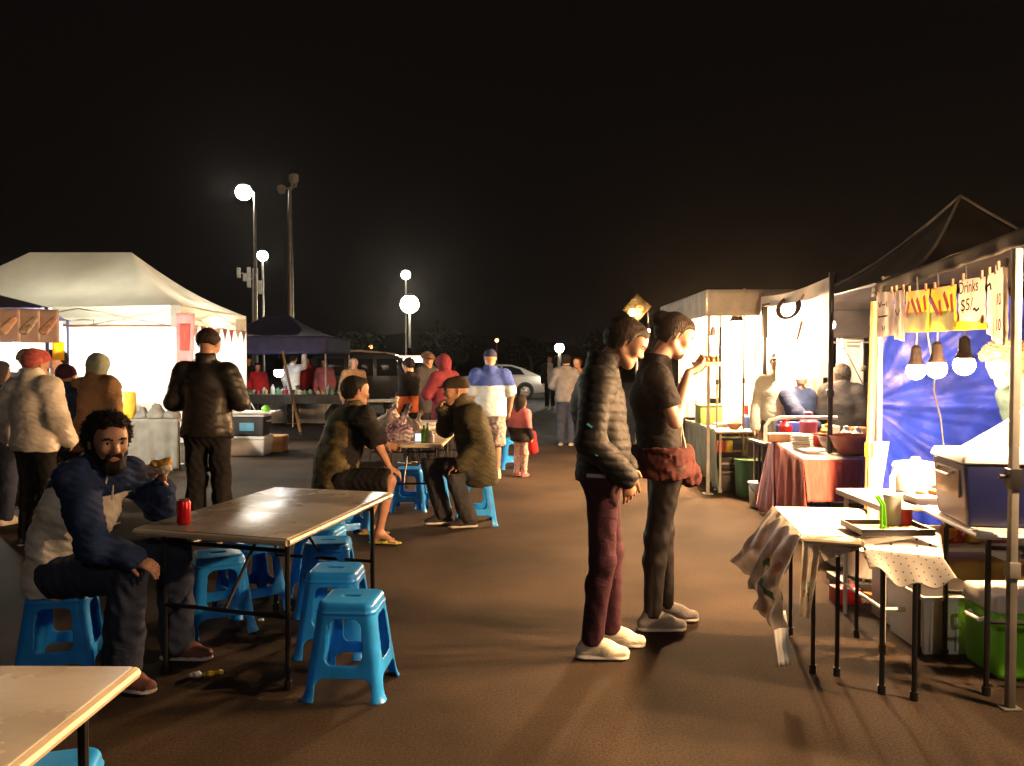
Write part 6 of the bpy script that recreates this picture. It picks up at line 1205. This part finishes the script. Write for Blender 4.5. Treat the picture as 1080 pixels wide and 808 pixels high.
person('man in a camouflage vest and black shorts sitting on a stool, seen from behind', J, 'tan', ('short', HAIRB), top=([CAMO, BLK], 'short', dict(inf=.035, hem=.3, name='camouflage_vest', wr=.012, belly=1.18, slv=.75, fm=lambda P: ((P - V3((-1.44, 6.97, 0))) @ V3((.72, -.69, 0)) > .175) | ((P - V3((-1.44, 6.97, 0))) @ V3((-.72, .69, 0)) > .175))), bottom=(SHORTB, 'short', dict(inf=.025, to=.88)), shoes=FLIP, sandals=True, h=.009, bulk=1.12, hands=dict(R=((.75, .1, -.5), (0, .3, -1), .4)), footdir=dict(R=V((1, -.15, 0)).normalized(), L=V((1, .1, 0)).normalized()))
# 6 green jacket man with cap facing left
Fp = V((-.97, -.22, 0)).normalized()
J = dict(base=V((-.33, 7.62, 0)), F=Fp, s=1.0, hs=1.04, HF=V((-.98, -.15, -.16)).normalized(), pelvis=V((-.32, 7.62, .53)), waist=V((-.34, 7.61, .70)), chest=V((-.39, 7.59, .92)), neck=V((-.46, 7.57, 1.11)), head=V((-.525, 7.55, 1.255)),
    shL=V((-.36, 7.40, 1.04)), elL=V((-.28, 7.33, .76)), wrL=V((-.46, 7.32, .60)), shR=V((-.46, 7.78, 1.05)), elR=V((-.64, 7.78, .90)), wrR=V((-.64, 7.62, 1.08)),
    hipL=V((-.36, 7.52, .52)), knL=V((-.56, 7.42, .55)), anL=V((-.40, 7.40, .09)), hipR=V((-.38, 7.72, .52)), knR=V((-.78, 7.62, .55)), anR=V((-.64, 7.56, .09)))
person('man in a dark green jacket and cap sitting and eating, facing left', J, 'tan', ('cap', CL('dark_cap', (.03, .022, .015))), top=(OLV, 'long', dict(inf=.04, hem=.4, wr=.013, belly=1.15, collar=.04)), bottom=(DGY, 'long', dict(inf=.02, hem=.065)), shoes=BSH, h=.009, face=True, bulk=1.12, armk=1.15, hands=dict(L=((-.9, 0, -.35), (0, .2, -1), .4), R=((-.3, -.5, .7), (1, -.2, .2), .9)))
# 7 polo man
def polo_fm(P): return P[:, 2] < 1.22
J = stand(PX(517, 10.6), 10.6, 1.62, 1.69, tilt=-.2, shR=(.2, -.01, 1.41), shL=(-.2, -.01, 1.41), elR=(.29, -.02, 1.13), wrR=(.27, .06, .92))
person('man in a blue and white polo shirt, patterned shorts and cap, seen from behind', J, 'tan', ('cap', CL('navy_cap', (.03, .035, .08))), top=([POLO, POLW], 'short', dict(inf=.03, hem=.35, fm=polo_fm, name='polo_shirt', belly=1.15, slv=.8)), bottom=(PATT, 'short', dict(inf=.03, to=1.0, wr=.008)), shoes=TAN_SH, h=.011, bulk=1.12)
# 8 girl
J = stand(PX(549, 10.75), 10.75, .9, 1.06, tilt=-.1); J['hs'] = .74; J['s'] = 1.06 / 1.75
person('little girl in a pink scarf, black dress and patterned leggings', J, 'tan', ('long', HAIRB), top=([BLK, PNK], 'long', dict(inf=.022, hem=.8, flare=1.25, name='dress', fm=lambda P: (P[:, 2] > .66))), bottom=(LEGP, 'long', dict(inf=.008)), shoes=PNK, h=.010, bulk=1.1, cat='child')
f = Fld(); p_ = A(561, 465, 11.0); f.cone(p_ + V((0, 0, .10)), p_ + V((.02, 0, -.12)), .05, .07, k=.03, n=(0, 1, 0), f=.7); o = f.build('red_bag', REDF, None, .010, wrinkle(.008, 2, 1), org=p_); o.location = p_; tag(o, 'small red bag hanging beside the little girl', 'bag')
# 9 far man grey hoodie, 10 figure in white beyond
person('man in a grey hoodie and jeans standing far off under the bright lamp', stand(PX(597, 14.8), 14.8, 1.4, 1.66, tilt=-.3, elR=(.27, .05, 1.15), wrR=(.15, .22, 1.1), elL=(-.27, .05, 1.15), wrL=(-.15, .22, 1.1)), 'tan', ('short', HAIRB), top=(GRY, 'long', dict(inf=.035, hem=.3, name='hoodie', belly=1.1)), bottom=(DNM, 'long', dict(inf=.022, hem=.065)), shoes=GSH, h=.014, bulk=1.1)
person('distant figure in black and white with white shoes, left of the grey hoodie', stand(PX(580, 26.5), 26.5, -1.5, 1.72), 'tan', ('short', HAIRB), top=([BLK, WHT], 'long', dict(inf=.03, hem=.3, fm=lambda P: np.abs(P[:, 0] - PX(580, 26.5)) < .09)), bottom=(BLK, 'long', dict(inf=.02)), shoes=WHT, h=.02)
person('person with an orange patch on the shoulder just behind the grey hoodie', stand(PX(609, 15.6), 15.6, -1.9, 1.62), 'tan', ('short', HAIRD), top=([GRY, ORG], 'long', dict(inf=.03, fm=lambda P: P[:, 2] > 1.36)), bottom=(DNM, 'long'), shoes=BSH, h=.016)
# 11 standing group round the far table
G4 = 'standing group behind the middle tables'
person('woman in a black top with an orange hem looking down at the far table', stand(PX(432, 12.2), 12.2, 2.6, 1.58, tilt=-.5, elR=(.25, .05, 1.15), wrR=(.15, .25, 1.15)), 'tan', ('short', HAIRB), top=([BLK, ORG], 'long', dict(inf=.025, hem=.4, fm=lambda P: P[:, 2] < 1.02)), bottom=(BLK, 'long'), shoes=BSH, h=.012, group=G4)
person('man in a dark coat and cap in the middle of the standing group', stand(PX(449, 12.4), 12.5, -.6, 1.68, tilt=-.3), 'tan', ('cap', CL('brown_cap', (.12, .07, .05))), top=([DGY, PNK], 'long', dict(inf=.04, hem=.6, belly=1.1, name='coat', fm=lambda P: (P[:, 0] > PX(449, 12.4) + .16))), bottom=(BLK, 'long'), shoes=BSH, h=.012, group=G4)
person('figure in a long maroon top standing behind the capped man', stand(PX(468, 11.6), 11.7, 2.4, 1.62, tilt=-.3, elL=(-.28, .1, 1.15), wrL=(-.1, .28, 1.15)), 'tan', ('hood', MARF), top=(MARF, 'long', dict(inf=.04, hem=1.2, flare=1.15, name='long_top', belly=1.1)), bottom=(BLK, 'long'), shoes=BSH, h=.012, group=G4)
person('person with a striped scarf behind the camouflage man, facing the market', stand(PX(373, 16), 16, -1.2, 1.60), 'tan', ('short', HAIRG), top=(TANF, 'long', dict(inf=.03)), bottom=(BLK, 'long'), shoes=BSH, h=.016)
# 12 under the dark canopy
G5 = 'people behind the far dark table'
for px, Y, H_, mt, lb, an in ((272, 20.6, 1.50, REDF, 'person in a red top at the left of the far dark table', -1.4), (309, 19.9, 1.72, WHT, 'person in a white shirt reaching up beside the leaning pole', 1.2), (324, 21.3, 1.66, REDF, 'person in a red top right of the leaning pole', -1.7), (342, 20.8, 1.62, PNK, 'person in a dusty pink top at the right end of the far dark table', -1.5), (262, 21.5, 1.66, DGY, 'dark figure in shadow at the left end of the far dark table', -1.2)):
    person(lb, stand(PX(px, Y), Y, an, H_, tilt=-.2, **(dict(elR=(.26, .1, 1.45), wrR=(.2, .2, 1.75)) if mt is WHT else {})), 'tan', ('short', HAIRB), top=(mt, 'long', dict(inf=.03)), bottom=(DGY, 'long'), shoes=BSH, h=.018, group=G5)
# 13 queue at the left
G6 = 'people queuing at the left tents'
person('woman in a cream jacket and red patterned cap in the queue', stand(PX(36, 6.7), 6.7, 1.3, 1.63, look=.2, tilt=-.1, elR=(.25, .0, 1.13), wrR=(.22, .15, .95), elL=(-.34, -.03, 1.17), wrL=(-.42, .1, .97)), 'tan', ('beanie', REDCAP), top=(CRM, 'long', dict(inf=.035, hem=.25, name='fleece_jacket', belly=1.1, wr=.008, collar=.05)), bottom=(BLK, 'long', dict(inf=.015)), shoes=BSH, h=.009, group=G6, bulk=1.1, armk=1.3)
person('long dark-haired person in dark clothes and jeans at the left border', stand(PX(1, 7.6), 7.55, 1.3, 1.53), 'tan', ('long', HAIRD), top=(CL('dark_brown_coat', (.05, .03, .025)), 'long', dict(inf=.03, hem=.3)), bottom=(DNM, 'long', dict(inf=.02)), shoes=WSH, h=.012, group=G6)
person('short person in a navy hoodie and wine-red beanie between the cream jacket and the headscarf', stand(PX(68, 7.5), 7.5, 1.5, 1.50, tilt=-.2), 'tan', ('beanie', CL('wine_beanie', (.07, .015, .03))), top=(NVY, 'long', dict(inf=.04, hem=.3, name='hoodie')), bottom=(BLK, 'long'), shoes=BSH, h=.011, group=G6)
person('person in a pale green headscarf and tan coat waiting by the cream tent', stand(PX(99, 7.45), 7.5, 1.2, 1.60, look=-.3, tilt=-.1), 'tan', ('hijab', SAGE), top=(TANF, 'long', dict(inf=.05, hem=.6, name='coat', belly=1.2, wr=.012)), bottom=(TANF, 'long', dict(inf=.03, w=1.2)), shoes=BSH, h=.010, group=G6, bulk=1.15)
person('man in a pale blue shirt and brown cap behind the cream jacket', stand(PX(30, 8.5), 8.5, 1.7, 1.66, look=1.0), 'tan', ('cap', CL('brown_flat_cap', (.14, .08, .06))), top=(LBL, 'long', dict(inf=.03)), bottom=(DGY, 'long'), shoes=BSH, h=.012, group=G6)
person('black-haired seller facing the queue from between the two left tents', stand(PX(79, 9.4), 9.0, -1.3, 1.64, tilt=-.3), 'light', ('puff', HAIRB), top=(WHT, 'short', dict(inf=.02)), bottom=(DGY, 'long'), shoes=BSH, h=.012)
# 14 sellers at the right
person('seller with curly blond hair half hidden by the near pole', stand(PX(1097, 4.95), 4.95, 3.1, 1.68, tilt=-.5, look=-.2, head=(0, .22, 1.565), neck=(0, .10, 1.45), shR=(.18, .08, 1.38), shL=(-.18, .08, 1.38)), 'light', ('puff', HAIRY), top=(CL('dark_teal_shirt', (.03, .06, .07)), 'short', dict(inf=.025)), bottom=(DNM, 'long'), shoes=GSH, h=.009)
person('seller in a pale shirt working behind the white banner', stand(PX(820, 8.75), 8.72, -2.0, 1.62, tilt=-.4), 'tan', ('short', HAIRB), top=(CL('pale_olive_shirt', (.5, .47, .36)), 'long', dict(inf=.03)), bottom=(DGY, 'long'), shoes=BSH, h=.012)
person('person in a navy jacket leaning over the back of the red-cloth table', stand(PX(846, 8.5), 8.62, -1.2, 1.45, tilt=-.5, elR=(.2, .25, 1.2), wrR=(.1, .45, 1.05)), 'tan', ('short', HAIRB), top=(CL('navy_jacket', (.03, .04, .08)), 'long', dict(inf=.03)), bottom=(DGY, 'long'), shoes=BSH, h=.012)
person('person with long black hair in black, in front of the pale grey panel', stand(PX(888, 8.6), 8.6, 1.2, 1.50), 'tan', ('long', HAIRB), top=(BLK, 'long', dict(inf=.04)), bottom=(BLK, 'long'), shoes=BSH, h=.012)
